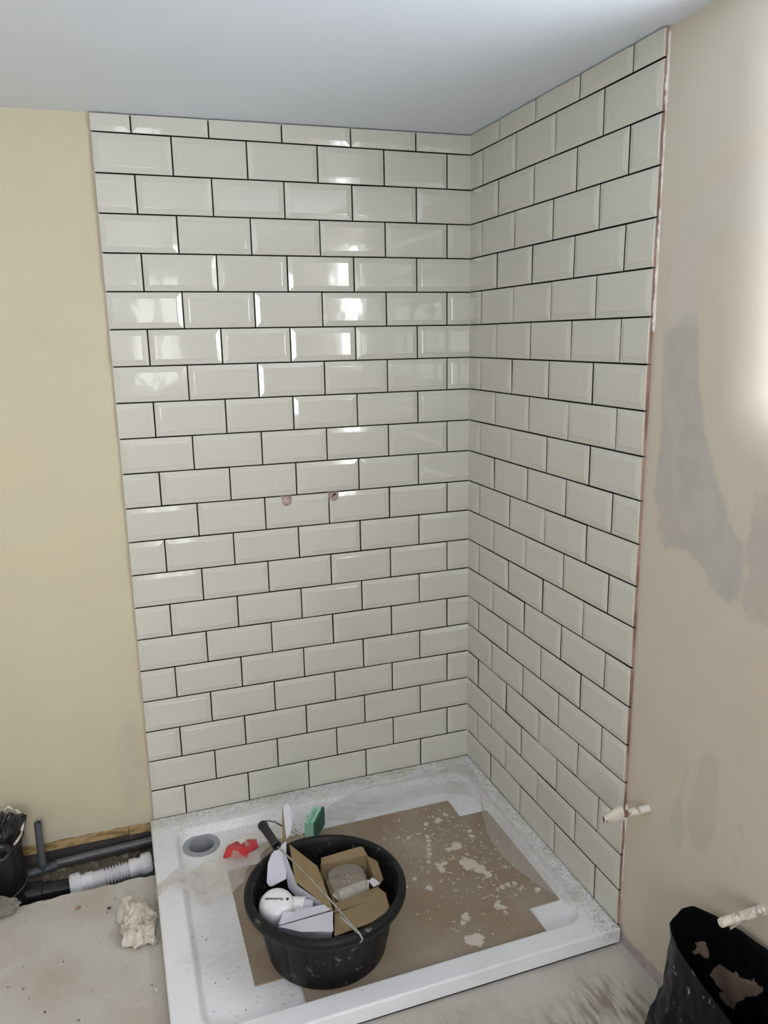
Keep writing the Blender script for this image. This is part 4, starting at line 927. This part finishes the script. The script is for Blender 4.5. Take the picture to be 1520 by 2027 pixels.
axis_lathe('riser', T0+Vector((0, 0, 0.010)), T0+Vector((0.002, 0.0, 0.165)), [(0, 0.0108), (0.148, 0.0108), (0.148, 0.0092), (0.06, 0.0092), (0.06, 0.001)], M['grey_pvc'], gp, 28)
g2 = tube('waste_pipe', [Vector((-1.30, -0.152, -0.072)), Vector((-1.20, -0.135, -0.066)), Vector((-1.03, -0.110, -0.058))], 0.0165, M['dark_pvc'], None, 24)
tag(g2, 'dark grey pipe low in the trench beneath the white flexible connector', 'pipe')
# lump of broken concrete
bm = bmesh.new(); bmesh.ops.create_icosphere(bm, subdivisions=4, radius=1.0)
for v in bm.verts:
    f = mnoise.fractal(v.co*1.6+Vector((3, 1, 2)), 1.0, 2.0, 4); v.co = Vector((v.co.x*0.058, v.co.y*0.034, v.co.z*0.026))*(1+0.28*f)
    v.co += Vector((-1.530, -0.222, 0.020))
    v.co.z = max(v.co.z, 0.0005)
me = bpy.data.meshes.new('concrete_lump'); bm.to_mesh(me); bm.free(); me.materials.append(M['stone_grey'])
tag(link('concrete_lump', me), 'rough grey lump of broken concrete at the trench edge below the soil pipe', 'concrete')

# ------------------------------------------------------------------ rag
NU = 120; V = []
for i in range(NU):
    for q in range(NU):
        u, v = i/(NU-1)*2-1, q/(NU-1)*2-1
        a, r = math.atan2(v, u), max(abs(u), abs(v))
        out = r*(0.80+0.16*mnoise.noise(Vector((math.cos(a)*1.2, math.sin(a)*1.2, 7))) + 0.07*mnoise.noise(Vector((math.cos(a)*4, math.sin(a)*4, 3))))
        x, y = -1.158+0.062*out*math.cos(a)+0.010*out*math.sin(a), -0.412+0.110*out*math.sin(a)-0.022*out*math.cos(a)
        P = Vector((u*1.7, v*2.3, 1.0)); env = max(0.0, 1-r**4)
        wx, wy = mnoise.noise(P+Vector((9, 0, 0))), mnoise.noise(P+Vector((0, 9, 0)))
        wx2, wy2 = mnoise.noise(P*2.4+Vector((3, 0, 5))), mnoise.noise(P*2.4+Vector((0, 5, 8)))
        n3 = mnoise.noise(P*1.25+Vector((4, 4, 4))); r2 = 1-abs(mnoise.noise(P*2.2+Vector((1, 7, 2)))*2.2)
        x += (0.054*wx + 0.012*wx2)*(0.35+0.65*env); y += (0.064*wy + 0.014*wy2)*(0.35+0.65*env)
        z = 0.003 + env*(0.020 + 0.034*n3 + 0.012*max(0, r2)) + 0.010*abs(wx2)
        V.append((min(x, -1.1085-0.002*abs(wy2)), y, max(0.0015, min(z, 0.058))))
rg = mesh('rag', V, grid_faces(NU, NU), M['rag'], smooth=True); tag(rg, 'crumpled dirty beige cloth rag on the floor against the tray', 'rag')
sm = rg.modifiers.new('thickness', 'SOLIDIFY'); sm.thickness = 0.0018; sm.offset = -1

# ------------------------------------------------------------------ taped copper stubs in the right wall
def stub(y, z, L, label, cone):
    e = empty('copper_stub', (PL, y, z), label, 'pipe', None)
    axis_lathe('pipe_body', (PL+0.012, y, z), (-L, y, z), [(0, 0.0078), (L+0.02, 0.0078), (L+0.02, 0.0068), (L-0.01, 0.0068)], M['copper'], e, 24)
    if cone:
        axis_lathe('plaster_coat', (PL+0.001, y, z), (-L, y, z), [(0, 0.0100), (0.004, 0.0092), (0.054, 0.0090), (0.058, 0.0079)], M['painted_pipe'], e, 24)
        V = []; nth = 28
        for i, (t, r) in enumerate(((0.073, 0.0085), (0.076, 0.0165), (0.092, 0.0130), (0.112, 0.0094), (0.124, 0.0086))):
            for q in range(nth):
                a = 2*PI*q/nth; k = 1 + 0.45*max(0, math.sin(a))**2*(1 if i in (1, 2) else 0) + 0.22*abs(mnoise.noise(Vector((math.cos(a)*2, math.sin(a)*2, i+0.3))))
                V.append((PL-t, y+math.cos(a)*r*k*0.8, z+math.sin(a)*r*k))
        F = [(i*nth+q, i*nth+(q+1) % nth, (i+1)*nth+(q+1) % nth, (i+1)*nth+q) for i in range(4) for q in range(nth)]
        fix_normals(mesh('tape_flag', V, F, M['tape'], e))
    else:
        axis_lathe('plaster_coat', (PL+0.001, y, z), (-L, y, z), [(0, 0.0110), (0.005, 0.0098), (0.060, 0.0096), (0.102, 0.0088), (0.1025, 0.0066)], M['painted_pipe'], e, 24)
        V = []; pts = np.linspace(0, 1, 40)
        for i, s in enumerate(pts):
            a = s*4.2*PI+0.6; t = 0.036+0.052*s; r = 0.0088+0.0014*mnoise.noise(Vector((s*9, 0, 0)))
            V += [(PL-t, y+math.cos(a)*r, z+math.sin(a)*r), (PL-t-0.013, y+math.cos(a+0.2)*(r+0.0016), z+math.sin(a+0.2)*(r+0.0016))]
        fix_normals(mesh('tape_wrap', V, [(2*i, 2*i+1, 2*i+3, 2*i+2) for i in range(39)], M['tape'], e))
        slab('tape_flag', [(PL-0.035, y-0.009, z), (PL-0.052, y-0.010, z+0.004), (PL-0.048, y-0.006, z+0.0155), (PL-0.030, y-0.004, z+0.013)], 0.0006, M['tape'], M['tape'], e)
        slab('tape_flag', [(PL-0.060, y-0.009, z-0.004), (PL-0.088, y-0.010, z-0.006), (PL-0.082, y-0.006, z-0.0165)], 0.0006, M['tape'], M['tape'], e)
stub(-0.971, 0.428, 0.112, 'copper pipe stub with a cone of masking tape, beside the edge of the tiles', True)
stub(-1.321, 0.421, 0.092, 'tape-wrapped pipe stub sticking out of the wall above the black tub', False)

# ------------------------------------------------------------------ black rubble sack, right foreground
tub = empty('rubble_sack', (-0.12, -1.37, 0.0), 'black heavy-duty rubble sack standing open against the right wall, plaster caked inside', 'sack')
LV = [  # (z offsets are absolute) control outlines from the ground up, same order of points
 [(-0.020,-1.165,0.002),(-0.070,-1.158,0.002),(-0.125,-1.185,0.002),(-0.180,-1.260,0.002),(-0.215,-1.37,0.002),(-0.215,-1.48,0.002),(-0.18,-1.57,0.002),(-0.10,-1.60,0.002),(-0.04,-1.56,0.002),(-0.010,-1.46,0.002),(-0.008,-1.37,0.002),(-0.008,-1.30,0.002),(-0.008,-1.230,0.002)],
 [(-0.020,-1.150,0.05),(-0.070,-1.140,0.05),(-0.128,-1.172,0.05),(-0.190,-1.260,0.05),(-0.228,-1.37,0.05),(-0.228,-1.48,0.05),(-0.19,-1.58,0.05),(-0.10,-1.61,0.05),(-0.04,-1.57,0.05),(-0.008,-1.46,0.05),(-0.006,-1.37,0.05),(-0.006,-1.30,0.05),(-0.006,-1.220,0.05)],
 [(-0.024,-1.165,0.115),(-0.072,-1.158,0.115),(-0.143,-1.198,0.115),(-0.195,-1.275,0.115),(-0.228,-1.37,0.115),(-0.228,-1.48,0.115),(-0.19,-1.58,0.115),(-0.10,-1.61,0.115),(-0.04,-1.57,0.115),(-0.008,-1.46,0.115),(-0.006,-1.37,0.115),(-0.006,-1.30,0.115),(-0.008,-1.225,0.115)],
 [(-0.034,-1.186,0.178),(-0.072,-1.180,0.178),(-0.122,-1.207,0.178),(-0.176,-1.280,0.170),(-0.200,-1.37,0.165),(-0.210,-1.48,0.165),(-0.18,-1.58,0.165),(-0.10,-1.61,0.17),(-0.04,-1.57,0.17),(-0.008,-1.46,0.17),(-0.006,-1.37,0.17),(-0.006,-1.30,0.17),(-0.012,-1.232,0.17)],
 [(-0.040,-1.194,0.26),(-0.072,-1.190,0.26),(-0.116,-1.213,0.26),(-0.152,-1.272,0.255),(-0.172,-1.37,0.25),(-0.188,-1.48,0.25),(-0.17,-1.58,0.25),(-0.10,-1.605,0.25),(-0.04,-1.565,0.25),(-0.010,-1.46,0.26),(-0.007,-1.37,0.27),(-0.010,-1.30,0.27),(-0.020,-1.238,0.26)],
 [(-0.044,-1.198,0.350),(-0.074,-1.195,0.350),(-0.126,-1.222,0.350),(-0.155,-1.278,0.352),(-0.172,-1.376,0.350),(-0.185,-1.48,0.350),(-0.165,-1.575,0.352),(-0.10,-1.600,0.355),(-0.04,-1.560,0.358),(-0.012,-1.46,0.364),(-0.008,-1.37,0.366),(-0.014,-1.30,0.360),(-0.024,-1.240,0.352)]]
def outline(P, per=12):
    P = [Vector(p) for p in P]; k = len(P); out = []
    for a in range(k):
        p0, p1, p2, p3 = P[(a-1) % k], P[a], P[(a+1) % k], P[(a+2) % k]
        for j in range(per):
            f = j/per; c = 0.5*((2*p1)+(-p0+p2)*f+(2*p0-5*p1+4*p2-p3)*f*f+(-p0+3*p1-3*p2+p3)*f**3)
            out.append(p1.lerp(p2, f).lerp(c, 0.25))
    return out
CAKE = [(-1.245,.240),(-1.28,.252),(-1.32,.268),(-1.365,.290),(-1.37,.27),(-1.335,.240),(-1.31,.205),(-1.275,.155),(-1.255,.18),(-1.225,.205)]
RG = [outline(p) for p in LV]; NT = len(RG[0]); SUB = 9; rows = []
for i in range(len(RG)-1):
    for j in range(SUB + (1 if i == len(RG)-2 else 0)):
        f = j/SUB; rows.append([RG[i][q].lerp(RG[i+1][q], f) for q in range(NT)])
NR = len(rows)
for i, rw in enumerate(rows):
    c = sum(rw, Vector())/NT; s_ = i/(NR-1)
    for q, p in enumerate(rw):
        d = Vector((p.x-c.x, p.y-c.y, 0)).normalized()
        P = Vector((p.x*14+p.z*5, p.y*9, p.z*8)); w_ = mnoise.noise(P*0.8)*1.2
        crease = (1-abs(mnoise.noise(P+Vector((w_, w_, 3)))*2.4)); fine = (1-abs(mnoise.noise(P*2.4+Vector((w_, 5, 3)))*2.4))
        amt = (0.0085*crease + 0.0045*fine - 0.006)*math.sin(PI*min(1, 0.15+s_*0.78))
        p += d*amt; p.x = min(p.x, 0.002); p.z = max(p.z, 0.002)
V = [p for rw in rows for p in rw]
F = [(i*NT+q, i*NT+(q+1) % NT, (i+1)*NT+(q+1) % NT, (i+1)*NT+q) for i in range(NR-1) for q in range(NT)] + [tuple(reversed(range(NT)))]
o = mesh('sack_outside', V, F, M['sack'], tub, smooth=True); fix_normals(o); sharp_by_angle(o, 24)
V2 = []
for i in range(NR-1, -1, -1):
    c = sum(rows[i], Vector())/NT
    for p in rows[i]:
        V2.append(p + Vector((c.x-p.x, c.y-p.y, 0)).normalized()*(0.0022 if i < NR-1 else 0.0004) + Vector((0, 0, 0.004 if i == 0 else 0)))
o = mesh('sack_inside', V2, [(i*NT+q, i*NT+(q+1) % NT, (i+1)*NT+(q+1) % NT, (i+1)*NT+q) for i in range(NR-1) for q in range(NT)] + [tuple((NR-1)*NT+q for q in range(NT))], M['tub_in'], tub, smooth=True)
sharp_by_angle(o, 24)
va_ = np.array([tuple(v) for v in V2]); yy, zq = va_[:, 1], va_[:, 2]
wn = 0.016*fbm(yy, zq, 30, 3)+0.012*fbm(yy, zq, 80, 5)
cake = sstep(0.006, -0.006, poly_sd(yy, zq, CAKE) + wn)
cake = np.maximum(cake, sstep(0.003, -0.003, poly_sd(yy, zq, [(-1.200, 0.268), (-1.222, 0.274), (-1.226, 0.236), (-1.198, 0.234)]) + wn*0.6))*(va_[:, 0] > -0.09)
color_attr(o, np.clip(cake, 0, 1))
